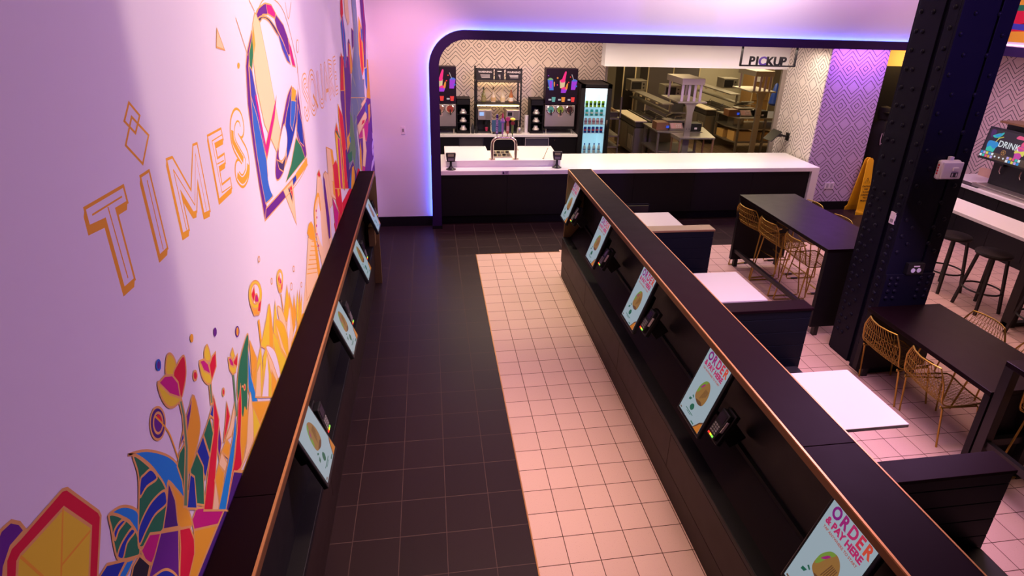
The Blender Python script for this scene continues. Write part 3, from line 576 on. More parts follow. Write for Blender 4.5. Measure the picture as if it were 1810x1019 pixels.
s|or|-1.644,1.74,-1.611,1.891,-1.482,1.948,-1.391,1.931,-1.386,1.812|0.03,1,0
p|rd|-1.365,2.088,-1.28,2.096,-1.251,2.043,-1.321,2.05|0,1
p|mg|-1.527,1.811,-1.531,1.807,-1.54,1.806,-1.549,1.809,-1.557,1.813,-1.562,1.818,-1.562,1.823,-1.557,1.827,-1.549,1.827,-1.539,1.825,-1.531,1.821,-1.526,1.816|1,0
p|mg|-1.569,1.762,-1.574,1.759,-1.582,1.758,-1.591,1.76,-1.599,1.765,-1.603,1.77,-1.603,1.775,-1.599,1.779,-1.591,1.779,-1.581,1.777,-1.573,1.773,-1.569,1.767|1,0
p|mg|-1.588,1.705,-1.593,1.702,-1.601,1.702,-1.61,1.704,-1.618,1.708,-1.622,1.714,-1.622,1.719,-1.617,1.722,-1.609,1.723,-1.6,1.721,-1.592,1.716,-1.588,1.711|1,0
p|mg|-1.573,1.608,-1.578,1.605,-1.586,1.605,-1.595,1.607,-1.603,1.612,-1.608,1.618,-1.608,1.623,-1.603,1.626,-1.595,1.626,-1.585,1.624,-1.577,1.619,-1.573,1.614|1,0
p|mg|-1.526,1.861,-1.53,1.858,-1.538,1.857,-1.548,1.859,-1.556,1.863,-1.56,1.868,-1.56,1.873,-1.556,1.877,-1.547,1.878,-1.538,1.876,-1.53,1.871,-1.525,1.866|1,0
p|be|-1.123,2.02,-1.031,2.01,-0.983,1.743,-1.043,1.432,-1.163,1.416,-1.156,1.828|0,1
p|pu|-1.144,2.012,-1.102,1.973,-1.047,1.637,-1.088,1.479,-1.153,1.491,-1.176,1.766|0,0
p|be|-1.041,2.021,-0.796,1.899,-0.867,1.69,-0.978,1.691,-1.022,1.854|0,1
p|be|-0.897,2.178,-0.593,2.075,-0.626,1.76,-0.602,1.631,-0.877,1.765,-0.921,1.963|0,1
p|or|-0.718,2.119,-0.593,2.075,-0.618,1.758,-0.612,1.65,-0.758,1.742|0,0
p|rd|-0.679,1.967,-0.459,1.963,-0.366,1.837,-0.321,1.432,-0.47,1.42,-0.662,1.636|0,1
p|or|-0.537,1.854,-0.467,1.849,-0.425,1.636,-0.533,1.639|0,0
p|mg|-0.821,1.733,-0.57,1.511,-0.678,1.441,-0.798,1.417,-0.823,1.556|0,1
p|or|-0.814,1.423,-0.468,1.424,-0.532,1.394,-0.846,1.405|0,1
p|or|-0.892,2.178,-0.615,2.089,-0.564,1.944,-0.514,1.786,-0.802,1.871,-0.886,1.99|0,1
p|be|-0.879,2.168,-0.709,2.112,-0.682,1.934,-0.71,1.844,-0.847,1.884,-0.899,2.01|0,0
p|rd|-0.661,1.97,-0.466,1.961,-0.411,1.903,-0.395,1.679,-0.65,1.758|0,1
p|or|-0.256,2.252,-0.392,2.195,-0.393,2.078,-0.368,1.671,-0.142,1.601,-0.137,2.09|0,1
p|rd|-0.278,2.235,-0.381,2.193,-0.142,2.082|0,0
p|gn|-0.356,2.196,-0.293,2.191,-0.137,2.09,-0.187,2.092|0,0
p|mg|-0.269,2.131,-0.17,2.079,-0.218,1.625,-0.341,1.663|0,1
p|ye|-0.356,2.137,-0.293,2.124,-0.363,1.669,-0.406,1.683|0,0
p|pu|0.29,2.77,1.095,2.701,0.875,2.235,0.571,1.994,0.267,1.811,0.207,1.977,0.157,2.235,0.125,2.4|0,1
p|rd|-0.08,2.385,0.157,2.235,0.207,1.977,0.191,1.695,0.137,1.515,-0.113,1.592,-0.099,2.046,-0.116,2.268|0,1
s|or|-0.068,2.383,-0.084,2.236,-0.045,1.852,-0.101,1.588|0.04,0,0
s|or|0.461,2.487,0.367,2.225,0.319,1.856,0.125,1.616|0.05,0,0
p|in|0.155,1.895,0.624,1.883,0.89,1.46,1.444,1.333,1.277,1.259,0.137,1.515,0.114,1.716|0,0
p|gr|1.08,2.466,2.382,2.307,2.261,2.048,1.824,2.036,1.368,2.01,1.17,1.869,1.217,1.639,1.192,1.42,0.887,1.455,0.658,1.671,0.312,1.662,0.458,1.822,0.682,1.971,0.723,2.162,0.919,2.328|0,1
p|gs|0.75,2.177,0.937,2.022,0.957,1.702,0.787,1.563,0.581,1.792,0.414,1.793|0,0
s|sg|1.143,2.397,1.518,2.077,1.049,1.979|0.03,1,0
s|sg|0.938,2.225,0.885,2.011,1.125,1.506|0.03,1,0
s|in|1.07,2.08,0.962,1.85,1.156,1.475|0.02,1,0
s|in|1.593,2.339,1.868,2.098|0.03,0,0
p|gn|0.264,1.83,0.641,1.778,0.597,1.687,0.351,1.721|0,0
p|or|0.362,1.981,0.571,1.994,0.539,1.883,0.275,1.847|0,0
p|bm|0.512,1.967,0.61,1.926,0.576,1.874,0.514,1.908|0,0
p|or|0.536,1.621,0.683,1.602,0.717,1.487,0.594,1.374,0.339,1.453|0,1
p|rd|1.012,1.492,1.219,1.413,1.09,1.381,0.76,1.411|0,0
p|bm|0.291,1.568,0.452,1.623,0.353,1.448,0.203,1.495|0,0
p|pu|1.277,2.026,2.053,2.022,2.479,2.039,3.105,2.141,3.533,2.016,3.617,1.359,3.693,0.711,2.845,0.945,1.441,1.328,1.354,1.606,1.309,1.774,1.253,1.917|0,1
p|be|1.285,1.92,2.389,1.914,2.366,1.809,1.345,1.794|0,1
p|mg|1.323,1.793,2.271,1.789,2.431,1.632,2.156,1.539,1.696,1.689,1.395,1.744|0,1
p|be|1.829,2.076,2.41,2.074,2.37,2.019,1.876,2.028|0,1
p|rd|1.827,1.874,2.106,1.833,2.027,1.812,1.688,1.842|0,0
p|be|1.782,1.777,1.96,1.753,2.066,1.434,1.754,1.291,1.475,1.343,1.698,1.523|0,1
p|mg|1.532,1.375,1.783,1.295,1.707,1.261,1.444,1.333|0,0
p|or|1.436,1.723,1.497,1.572,1.436,1.353,1.314,1.375,1.259,1.516|0,0
p|mg|2.992,2.233,3.483,2.173,3.405,2.027,2.942,2.085|0,1
p|or|2.646,1.924,2.928,1.904,2.882,1.74,2.59,1.69|0,1
p|bm|2.272,2.01,2.491,1.999,2.423,1.849,2.248,1.904|0,0
p|mg|2.366,1.771,2.61,1.777,2.415,1.61,2.152,1.59|0,0
s|lv|2.954,1.456,3.123,1.35,2.865,1.297,2.909,1.203,3.161,1.242,3.219,1.157,2.95,1.081,2.697,1.077,2.561,1.045|0.09,1,0
s|lv|3.125,1.307,3.159,1.171,2.866,1.06|0.05,1,0
p|rd|0.665,3.296,0.798,3.297,0.767,3.141,0.623,3.084,0.57,3.145|0,1
p|bm|0.73,3.126,0.814,2.929,0.779,2.716,0.596,2.634,0.551,2.845,0.528,3.058|0,1
s|rd|0.684,3.264,0.666,2.896,0.706,2.627|0.03,0,0
p|be|0.922,3.297,1.217,3.298,1.228,3.051,1.08,3.017,0.906,3.138|0,1
p|mg|0.971,2.85,1.098,2.878,1.234,2.648,1.191,2.52,0.969,2.536,0.912,2.713|0,1
p|or|1.046,2.846,1.176,2.801,1.191,2.52,1.005,2.541|0,0
p|in|1.029,2.891,1.157,2.82,1.046,2.846,0.912,2.713|0,0
p|rd|0.391,2.799,0.538,2.695,0.427,2.436,0.148,2.475|0,1
p|or|0.463,2.685,0.513,2.613,0.478,2.429,0.377,2.443|0,0
p|pu|1.368,2.978,1.54,2.937,1.453,2.781,1.305,2.754|0,1
p|gr|1.539,3.299,2.006,3.301,2.037,3.015,1.968,2.663,2.112,2.439,2.322,2.079,0.877,2.298,1.128,2.527,1.446,2.744,1.571,2.983,1.56,3.124|0,1
s|sg|1.803,3.167,1.851,2.873,1.739,2.581,1.844,2.364|0.03,1,0
s|sg|1.107,2.52,1.354,2.365|0.04,0,0
p|or|2.213,3.078,2.502,2.913,2.486,2.443,2.201,2.374,2.011,2.513,1.971,2.816|0,1
p|rd|2.172,2.928,2.339,2.762,2.338,2.436,2.152,2.369,2.06,2.613|0,0
p|bm|2.325,2.963,2.495,2.903,2.47,2.753,2.324,2.805|0,0
p|pu|2.474,3.302,2.907,3.304,3.033,2.923,2.671,2.424,2.463,2.445,2.544,2.726,2.52,2.987|0,1
s|rd|2.888,3.26,2.812,2.933,2.641,2.608|0.05,0,0
p|in|3.276,3.26,3.382,3.259,3.477,3.013,3.428,2.907,3.195,2.928|0,1
p|be|3.187,2.917,3.455,2.906,3.523,2.684,3.44,2.494,3.107,2.511,3.033,2.67|0,1
p|mg|3.285,2.771,3.523,2.684,3.459,2.479,3.167,2.517|0,0
p|or|2.92,2.515,3.312,2.48,3.18,1.949,2.55,2.045|0,0
p|mg|3.343,2.404,3.425,2.232,3.333,2.03,3.131,2.082|0,0
p|bm|2.505,2.418,2.815,2.409,2.684,2.12,2.518,2.212|0,0"""
for ln in MURAL.split('\n'):
    op, c, pts, ex = ln.split('|'); q = [float(a) for a in pts.split(',')]; q = list(zip(q[::2], q[1::2])); ex = [float(a) for a in ex.split(',')]
    mt = MT['mural_' + c]
    if op == 'p':
        if ex[0]: q = smooth(q, True)
        mp(q, mt)
        if ex[1]: stroke(q, .0075, MT['mural_ol'], True)
    elif op == 's':
        if ex[1]: q = smooth(q, bool(ex[2]))
        stroke(q, ex[0], mt, bool(ex[2]))
    else:
        for i in range(len(q)):
            a, c2 = q[i], q[(i+1) % len(q)]; mp([a, c2, (c2[0]+ex[0], c2[1]+ex[1]), (a[0]+ex[0], a[1]+ex[1])], mt)
        mp(q, MT['mural_wl']); stroke(q, .009, mt, True)
o = build('wall_mural', mural, label='large mural on the white left wall with TIMES SQUARE lettering, bell emblem, tulips and skyline', cat='mural')
# right wall mural: bands of colour above the header
b = MB()
def rm(c, P):
    b.poly([(8.049 - .0002*len(b.f), y, z) for y, z in P], MT['mural_' + c])
rm('rd', [(-2, 3.10), (3.0, 3.10), (3.0, 3.6), (-2, 3.7)]); rm('or', [(-2, 2.99), (3.0, 2.99), (3.0, 3.10), (1.9, 3.16), (-2, 3.05)]); rm('bi', [(-2, 3.16), (1.6, 3.12), (3.0, 3.20), (3.0, 3.27), (1.8, 3.22), (-2, 3.24)]); rm('rd', [(1.2, 3.25), (2.9, 3.28), (2.9, 3.42), (1.2, 3.4)]); rm('bk', [(1.4, 3.24), (2.3, 3.24), (2.0, 3.30), (1.6, 3.30)]); rm('gn', [(-2, 3.44), (3.0, 3.42), (3.0, 3.50), (-2, 3.52)]); rm('or', [(-2, 3.52), (3.0, 3.50), (3.0, 3.8), (-2, 3.8)])
build('wall_mural', b, loc=(0, 0, 0), label='red, blue and orange striped mural above the right header', cat='mural')
# switch and outlets
t = thing('light_switch', (-.98, 3.07, 1.50), 'small grey light switch on the lilac back wall', 'switch')
bx('plate', (-.03, -.012, -.06, .03, 0, .06), whitep_m, t, bevel=.003); bx('toggle', (-.012, -.02, -.02, .012, -.012, .025), mat('grey_plastic', (.25, .22, .24), .4), t)
t = thing('wall_outlet', (6.40, 3.40, .45), 'white double wall outlet low on the lilac diamond wallpaper', 'outlet')
bx('plate', (-.09, -.012, -.06, .09, 0, .06), whitep_m, t, bevel=.003)
for s in (-.04, .04): bx('socket', (s-.02, -.016, -.035, s+.02, -.012, .035), mat('pale_grey_plastic', (.5, .45, .5), .4), t)

# ================================================================ kiosk dividers
def divider(side):
    # local x: 0 at the aisle face, positive away from the aisle; y along the aisle
    y0, y1 = -6.2, 1.06
    if side > 0:
        t = thing('kiosk_divider', (1.03, 0, 0), 'long dark kiosk divider with bronze edges between light tiles and tables', 'divider'); W = .30; s = 1; wall = W
    else:
        t = thing('kiosk_divider', (-1.30, 0, 0), 'long dark kiosk divider standing against the mural wall', 'divider'); W = .118; s = -1
    X = lambda a: a*s
    b = MB(); b.box(X(.012), y0, 0, X(W), y1, .19, brown_m); build('toe_board', b, t, bevel=.003)
    b = MB(); b.box(X(.02), y0, .19, X(W), y1, .50, black_m)
    for k in range(6): b.box(X(0), y1-(k+1)*1.21+.004, .216, X(.03), y1-k*1.21, .50, brown_m)
    build('lower_panel', b, t, bevel=.002)
    b = MB(); b.box(X(-.004), y0, .508, X(min(.12, W)), y1, .55, black_m); build('ledge', b, t, bevel=.004)
    if side > 0:
        b = MB(); b.ext([(.10, y0, .55), (.27, y0, .76), (.30, y0, .76), (.30, y0, .5), (.10, y0, .5)], (0, y1-y0, 0), brown2_m); build('sloped_panel', b, t)
        b = MB(); b.box(.245, y0, .76, .30, y1, 1.40, black_m); build('back_panel', b, t)
        b = MB(); b.box(.225, y0, .745, .25, y1, .775, black_m); build('seam_rail', b, t)
        cx0, cx1 = .03, .315
    else:
        b = MB(); b.box(-.085, y0, .50, -.118, y1, 1.40, black_m); build('back_panel', b, t)
        cx0, cx1 = -.116, .055
    x0, x1 = (cx0, cx1)
    b = MB(); 
    for ya, yb in ((y0, -3.765), (-3.762, y1+.03)): b.box(x0+.004, ya, 1.40, x1-.004, yb, 1.432, cap_m)
    build('top_cap', b, t, bevel=.002)
    b = MB(); fx = x0 if side > 0 else x1
    b.box(fx-.004, y0, 1.385, fx+.006, y1+.03, 1.425, dbronze_m).box(fx-.005, y0, 1.425, fx+.006, y1+.03, 1.4335, gold_m)
    if side > 0: b.box(x1-.006, y0, 1.41, x1+.002, y1+.03, 1.4335, gold_m)
    build('bronze_edge', b, t)
    # end panel with rounded top corner
    b = MB(); pr = [(x0-.01, 1.06), (x0-.01, 0), (x1, 0), (x1, 1.432), (x0+.03, 1.432), (x0, 1.41)] if side > 0 else [(.0, 0), (.07, 0), (.07, 1.36), (x1, 1.432), (-.115, 1.432), (-.115, 0)]
    b.ext([(x, y1, z) for x, z in pr], (0, .035, 0), olive_m); build('end_panel', b, t, bevel=.002)
    if side < 0: bx('support_block', (-.04, .93, .55, .03, y1, .80), olive_m, t)
    return t
divider(1); divider(-1)
# ---------------------------------------------------------------- ordering kiosks
SCR = em('kiosk_screen_glow', (.46, .58, .66), .58)
LET = [em('kiosk_letter_%d' % i, c, .75) for i, c in enumerate([(.24, .01, .20), (.34, .015, .17), (.50, .02, .13), (.60, .03, .07), (.66, .07, .035)])]
BR = em('kiosk_food_brown', (.42, .20, .05), .55); BR2 = em('kiosk_food_dark', (.20, .08, .03), .5); GR = em('kiosk_green', (.01, .15, .09), .6); GR2 = em('kiosk_lettuce', (.22, .36, .05), .6); ORG = em('kiosk_orange', (.66, .20, .02), .7); RDT = em('kiosk_red_text', (.55, .10, .07), .6)
def kiosk(label, grp):
    t = thing('ordering_kiosk', (0, 0, 0), label, 'kiosk', grp)
    b = MB(); b.box(-.158, 0, -.025, .158, .03, .545, blackp_m); build('housing', b, t, bevel=.006)
    b = MB(); y = -.0012; W = .14; H = .52
    b.poly([(-W, y, 0), (W, y, 0), (W, y, H), (-W, y, H)], SCR); build('screen', b, t)
    b = MB(); x = -.118
    wd = (.062, .052, .056, .045, .05)
    for i, ch in enumerate('ORDER'):
        b.text(ch, .080, LET[i], TX(x, y-.0012, .407), .80, .0002, .0030, 'LEFT'); x += wd[i]*.96
    b.text('& PAY HERE', .047, LET[2], TX(-.005, y-.0012, .362), .92, .0002, .0022)
    b.text('TAP ANYWHERE TO START', .0185, RDT, TX(-.005, y-.0012, .335), .95, .0002, .0003)
    b.box(-.10, y-.0012, .487, .10, y, .490, RDT)
    build('lettering', b, t)
    b = MB(); pts = [(-.055, .17), (-.05, .23), (-.02, .285), (.02, .30), (.055, .27), (.07, .21), (.055, .15), (.01, .135), (-.035, .145)]
    b.poly([(px, y-.0010, pz) for px, pz in smooth(pts, True)], BR)
    b.poly([(px, y-.0014, pz) for px, pz in smooth([(-.052, .185), (-.05, .235), (-.02, .287), (.01, .296), (-.015, .25), (-.035, .20)], True)], GR2)
    b.poly([(px, y-.0016, pz) for px, pz in smooth([(-.04, .225), (-.02, .262), (-.005, .27), (-.02, .24)], True)], LET[1])
    b.poly([(px, y-.0014, pz) for px, pz in smooth([(-.03, .145), (.01, .132), (.05, .145), (.03, .16), (0, .155)], True)], BR2)
    for k in range(5): b.poly([(.0+k*.011, y-.0018, .17+k*.01), (.004+k*.011, y-.0018, .168+k*.01), (.022+k*.008, y-.0018, .25), (.018+k*.008, y-.0018, .252)], BR2)
    build('food_picture', b, t)
    b = MB(); b.poly([(px, y-.001, pz) for px, pz in smooth([(-.045, .075), (-.035, .10), (-.012, .108), (.0, .088), (-.012, .066), (-.03, .062)], True)], GR)
    b.poly([(-.09, y-.001, .10), (-.07, y-.001, .105), (-.06, y-.001, .125), (-.088, y-.001, .118)], GR); b.poly([(-.072, y-.001, .14), (-.052, y-.001, .132), (-.05, y-.001, .14), (-.066, y-.001, .15)], GR)
    b.box(-.075, y-.001, .044, .02, y, .048, GR); b.box(-.055, y-.001, .034, .0, y, .037, GR)
    b.poly([(.075, y-.001, 0), (W, y-.001, 0), (W, y-.001, .075), (.115, y-.001, .055), (.10, y-.001, .03)], ORG); b.poly([(.068, y-.0008, 0), (W, y-.0008, .01), (W, y-.0008, .088), (.11, y-.0008, .064), (.095, y-.0008, .04)], BR2)
    b.poly([(-W, y-.001, H), (-.06, y-.001, H), (-.09, y-.001, .492), (-W, y-.001, .48)], ORG); b.poly([(-W, y-.0008, H), (-.045, y-.0008, H), (-.085, y-.0008, .485), (-W, y-.0008, .468)], GR)
    b.box(-.130, y-.001, .010, -.112, y, .018, BR2); b.box(.03, y-.001, .010, .065, y, .018, GR)
    build('screen_graphics', b, t)
    bx('bracket', (-.06, .03, .1, .06, .12, .30), blackm_m, t, bevel=.01)
    return t
def terminal(label, grp):
    t = thing('card_terminal', (0, 0, 0), label, 'card terminal', grp)
    b = MB(); b.ext([(-.038, -.02, -.10), (.038, -.02, -.10), (.044, -.02, .02), (.044, -.02, .095), (-.044, -.02, .095), (-.044, -.02, .02)], (0, .035, 0), blackp_m); build('body', b, t, bevel=.006)
    bx('display', (-.032, -.0225, .02, .032, -.0205, .08), mat('dim_glass', (.03, .02, .035), .15), t)
    b = MB()
    for i in range(3):
        for j in range(4): b.box(-.028+i*.021, -.0235, -.012-j*.017, -.012+i*.021, -.021, -.001-j*.017, mat('grey_keys', (.20, .19, .20), .5))
    for i, c in enumerate((em('red_key', (1, .03, .02), 1.4), em('yellow_key', (1, .7, .03), 1.4), em('green_key', (.25, .9, .1), 1.2))): b.box(-.03+i*.021, -.024, -.088, -.013+i*.021, -.021, -.077, c)
    build('keypad', b, t)
    bx('card_slot', (.0445, -.014, -.03, .047, .004, .05), mat('pale_label', (.75, .62, .68), .5), t)
    b = MB(); b.box(-.05, .015, -.12, .05, .05, .11, blackm_m).bar((0, .04, 0), (.0, .16, -.06), .07, .12, blackm_m); build('holder', b, t, bevel=.006)
    return t
names = ['farthest', 'second farthest', 'middle', 'second nearest', 'nearest']
names4 = ['farthest', 'second farthest', 'second nearest', 'nearest']
kp = tp = None
vR = Vector((.16, 0, .47)).normalized(); vL = Vector((-.155, 0, .40)).normalized()
for i in range(5):
    yc = .945 - 1.255*i
    lab = 'lit self-order kiosk screen, %s of the five on the right divider' % names[i]
    M = frameM((1.0, yc, .835), (0, -1, 0), vR)
    if kp is None: kp = kiosk(lab, 'self-order kiosks on the right divider'); kp.matrix_basis = M
    else: dup(kp, M=M, label=lab)
    lab = 'black card terminal with coloured keys beside the %s kiosk on the right divider' % names[i]
    M = frameM((1.095, yc - .222, .965), (0, -1, 0), Vector((.22, 0, .45)))
    if tp is None: tp = terminal(lab, 'card terminals on the right divider'); tp.matrix_basis = M
    else: dup(tp, M=M, label=lab)
for i in range(4):
    yc = .795 - 1.255*i
    dup(kp, M=frameM((-1.20, yc, .845), (0, 1, 0), vL), label='self-order kiosk screen facing right, %s of the four on the left divider' % names4[i], group='self-order kiosks on the left divider')
    dup(tp, M=frameM((-1.275, yc + .215, .995), (0, 1, 0), Vector((-.10, 0, .45))), label='card terminal beside the %s kiosk on the left divider' % names4[i], group='card terminals on the left divider')

t = thing('track_spotlight', (1.4, -2.3, 4.6), 'black ceiling spotlight with a side barn door aimed at the mural, above the photo', 'spotlight')
b = MB(); b.box(-.02, -.02, -.22, .02, .02, 0, blackm_m).box(-.01, -.07, -.42, .10, .10, -.22, blackm_m); build('housing', b, t) if 0 else None
b = MB(); b.poly([(-.5, -.271, -.75), (-.5, -1.2, -.75), (-.5, -1.2, .0), (-.5, -.271, .0)], blackm_m); b.ext([(-.5, -.271, -.75), (-.5, -1.2, -.75), (-.5, -1.2, .0), (-.5, -.271, .0)], (.01, 0, 0), blackm_m); build('barn_door', b, t)  # added unseen plate that gives the mural light its straight left edge
# ================================================================ dining area
for i, (y0, y1, lb) in enumerate(((.84, 1.26, 'small white table behind the bronze topped booth back, nearest the counter'), (-1.15, -.52, 'white table between the two farther booth backs'), (-2.94, -2.30, 'white table between the middle and nearest booth backs, nearest the camera'))):
    t = thing('white_table', (1.93, (y0+y1)/2, 0), lb, 'table', 'white tables beside the right divider'); h = (y1-y0)/2
    if i == 0: h = .31
    bx('tabletop', (-.58, -h, .722, .61, h, .75), tablew_m, t, bevel=.004)
    b = MB(); b.lathe([(.24, 0), (.24, .012), (.05, .02), (.035, .04), (.035, .70), (.13, .722)], blackm_m, (.15, 0, 0)); build('pedestal', b, t, smooth=True)
def booth(y, lab, topm):
    t = thing('booth_back', (1.95, y, 0), lab, 'booth', 'plank booth backs beside the right divider')
    b = MB(); z = 0
    for k in range(7):
        b.box(-.58, -.07, .13*k + .004, .58, .07, .13*(k+1) - .001, navy_m)
    b.box(-.575, -.064, .01, .575, .064, .985, navy_m)
    b.box(-.58, -.07, .914, .58, .07, .985, navy_m)
    build('plank_panel', b, t, bevel=.002)
    bx('top_cap', (-.59, -.078, .985, .59, .078, 1.008), topm, t, bevel=.003)
    for s, nm in ((-1, 'bench_seat'), (1, 'bench_seat')):
        bx(nm, (-.58, s*.07, .36, .56, s*.36, .44), mat('black_vinyl', (.012, .011, .014), .4), t, bevel=.015)
        bx('bench_base', (-.57, s*.07, 0, .53, s*.31, .36), black_m, t)
    return t
booth(.12, 'navy plank booth back with a bronze lit top, farthest from the camera', mat('bronze_wood_cap', (.22, .12, .05), .35))
booth(-1.71, 'navy plank booth back with purple cap, middle of the three', cap_m)
booth(-3.56, 'navy plank booth back at the lower right corner, nearest the camera', cap_m)
# long tables
def long_table(name, x0, x1, y0, y1, h, lab, style, cat='table'):
    t = thing(name, ((x0+x1)/2, (y0+y1)/2, 0), lab, cat); a = (x1-x0)/2; c = (y1-y0)/2
    bx('tabletop', (-a, -c, h-.04, a, c, h), table_m, t, bevel=.003)
    if style == 'panel':
        for s in (-1, 1):
            b = MB(); b.box(-a+.005, s*c, .11, a-.005, s*(c-.05), h-.04, black_m); build('end_panel', b, t, bevel=.002)
            for q in (-a+.09, a-.09): bx('foot', (q-.025, s*(c-.05), 0, q+.025, s*c, .11), blackm_m, t)
        bx('stretcher', (-a+.03, -c+.05, .22, -a+.07, c-.05, .27), blackm_m, t)
    elif style == 'low':
        for s in (-1, 1):
            bx('end_panel', (-a+.005, s*c, .09, a-.005, s*(c-.05), h-.04, )[:6], black_m, t)
            for q in (-a+.12, a-.12): bx('foot', (q-.03, s*(c-.05), 0, q+.03, s*c, .09), blackm_m, t)
    else:
        for s in (-1, 1):
            for q in (-a+.035, a-.035): bx('leg', (q-.035, s*c, 0, q+.035, s*(c-.07), h-.04), blackm_m, t, bevel=.003)
            bx('stretcher', (-a+.07, s*(c-.015), .30, a-.07, s*(c-.055), .36), blackm_m, t)
        bx('centre_leg', (-.03, c-.08, 0, .03, c-.02, h-.04), blackm_m, t)
        bx('side_rail', (-a+.02, -c+.07, .30, -a+.06, c-.07, .36), blackm_m, t)
    return t
long_table('bar_table', 3.44, 4.24, -.66, 1.21, 1.03, 'tall dark bar table with gold stools, between counter and riveted column', 'panel')
long_table('dining_table', 3.43, 4.19, -2.69, -1.38, .75, 'low dark dining table with gold wire chairs, right of the riveted column', 'low')
long_table('bar_table', 3.44, 4.24, -4.9, -2.70, 1.03, 'tall dark bar table cut by the right edge of the photo', 'legs')
# wire chairs: a bent wire shell on rod legs
def shell(h, bh):
    prof = [(.23, h-.012), (.20, h+.004), (.10, h-.004), (0, h-.012), (-.10, h-.012), (-.17, h+.01), (-.205, h+.06), (-.225, h+.13), (-.25, h+.21), (-.275, bh)]
    wd = [.155, .20, .215, .22, .225, .228, .228, .226, .218, .165]
    P = []; W = []
    n = len(prof)
    def at(v):
        f = v*(n-1); i = min(int(f), n-2); t = f-i
        q = [max(0, min(n-1, i+k)) for k in (-1, 0, 1, 2)]
        cr = lambda A: .5*(2*A[q[1]] + (A[q[2]]-A[q[0]])*t + (2*A[q[0]]-5*A[q[1]]+4*A[q[2]]-A[q[3]])*t*t + (3*A[q[1]]-A[q[0]]-3*A[q[2]]+A[q[3]])*t**3)
        return cr([p[0] for p in prof]), cr([p[1] for p in prof]), cr(wd)
    def S(u, v):
        x, z, w_ = at(v); k = max(0, (v-.5)*2)
        return (x + .05*u*u*k, u*w_, z + .012*u*u*(1-k))
    return S
def wire_chair(name, h, bh, label, cat, grp, bar):
    t = thing(name, (0, 0, 0), label, cat, grp); S = shell(h, bh)
    ring = [S(-1, v/16) for v in range(17)] + [S(-.6, 1.0), S(0, 1.0), S(.6, 1.0)] + [S(1, 1-v/16) for v in range(17)] + [S(.5, 0), S(-.5, 0)]
    b = MB(); b.tube(ring, .0068, brass_m, 6, True); build('frame', b, t, smooth=True)
    def lines(v0, v1, cnt, slope):
        b = MB()
        for d in (-1, 1):
            for k in range(-cnt, cnt+1):
                pts = []; 
                for j in range(15):
                    v = v0 + (v1-v0)*j/14; u = (k + .5)/cnt*1.0 + d*slope*(j/14-.5)
                    if -1 <= u <= 1: pts.append(S(u, v))
                if len(pts) > 1: b.tube(pts, .0019, brass_m, 4)
        return b
    build('seat_mesh', lines(0, .52, 9, .9), t); b = lines(.5, 1, 7, .5)
    for k in range(4): b.tube([S(u/6, .56 + k*.11) for u in range(-6, 7)], .0021, brass_m, 4)
    build('back_mesh', b, t)
    r = .0078
    if bar:
        for s in (-1, 1):
            b = MB(); b.tube([(-.12, s*.20, h-.02), (-.19, s*.225, .0+.012)], r, brass_m); build('leg', b, t)
            b = MB(); b.tube([(.14, s*.19, h-.015), (.22, s*.225, .03), (.205, s*.225, .012), (-.19, s*.225, .012)], r, brass_m); build('leg', b, t)
            bx('glide', (.06, s*.225-.011, 0, .15, s*.225+.011, .02), blackp_m, t)
        z = .24
        for xx in (.20, -.165):
            b = MB(); b.tube([(xx, -.212, z), (xx, .212, z)], r, brass_m); build('footrest', b, t)
    else:
        for s in (-1, 1):
            b = MB(); b.tube([(-.17, s*.215, h-.005), (-.15, s*.22, h-.03), (-.10, s*.235, 0)], r, brass_m); build('leg', b, t)
            b = MB(); b.tube([(.15, s*.19, h-.01), (.17, s*.20, h-.03), (.235, s*.225, 0)], r, brass_m); build('leg', b, t)
        for s in (-1, 1):
            b = MB(); b.tube([(-.17, s*.215, h-.022), (.16, s*.195, h-.022)], r*.8, brass_m); build('seat_rail', b, t)
    return t
PI = math.pi
st = wire_chair('bar_stool', .65, .93, 'gold wire bar stool at the left of the tall table, nearest the counter', 'bar stool', 'gold wire bar stools at the tall tables', True)
st.location = (3.68, 1.02, 0); st.rotation_euler = (0, 0, .14)
for x, y, rz, lb in ((3.69, .49, 0, 'middle gold wire bar stool on the left of the tall table'), (3.70, -.06, -.05, 'gold wire bar stool on the left of the tall table, nearest the column'), (4.25, 1.08, PI, 'gold wire bar stool behind the tall table, only its back rim showing, nearest the counter'), (4.25, .50, PI, 'gold wire bar stool behind the tall table, back rim beside the column'), (3.76, -3.03, .05, 'gold wire bar stool cut by the right edge below the low table')):
    dup(st, (x, y, 0), rz, lb)
ch = wire_chair('wire_chair', .40, .72, 'gold wire chair at the low dark table, next to the riveted column', 'chair', 'gold wire chairs at the low dark table', False)
ch.location = (3.60, -1.66, 0)
for x, y, rz, lb in ((3.59, -2.19, -.10, 'gold wire chair at the near left corner of the low dark table'), (4.24, -1.66, PI, 'gold wire chair across the low dark table, its rounded back facing the black stools'), (4.24, -2.20, PI, 'gold wire chair across the low dark table at the right edge of the photo')):
    dup(ch, (x, y, 0), rz, lb)
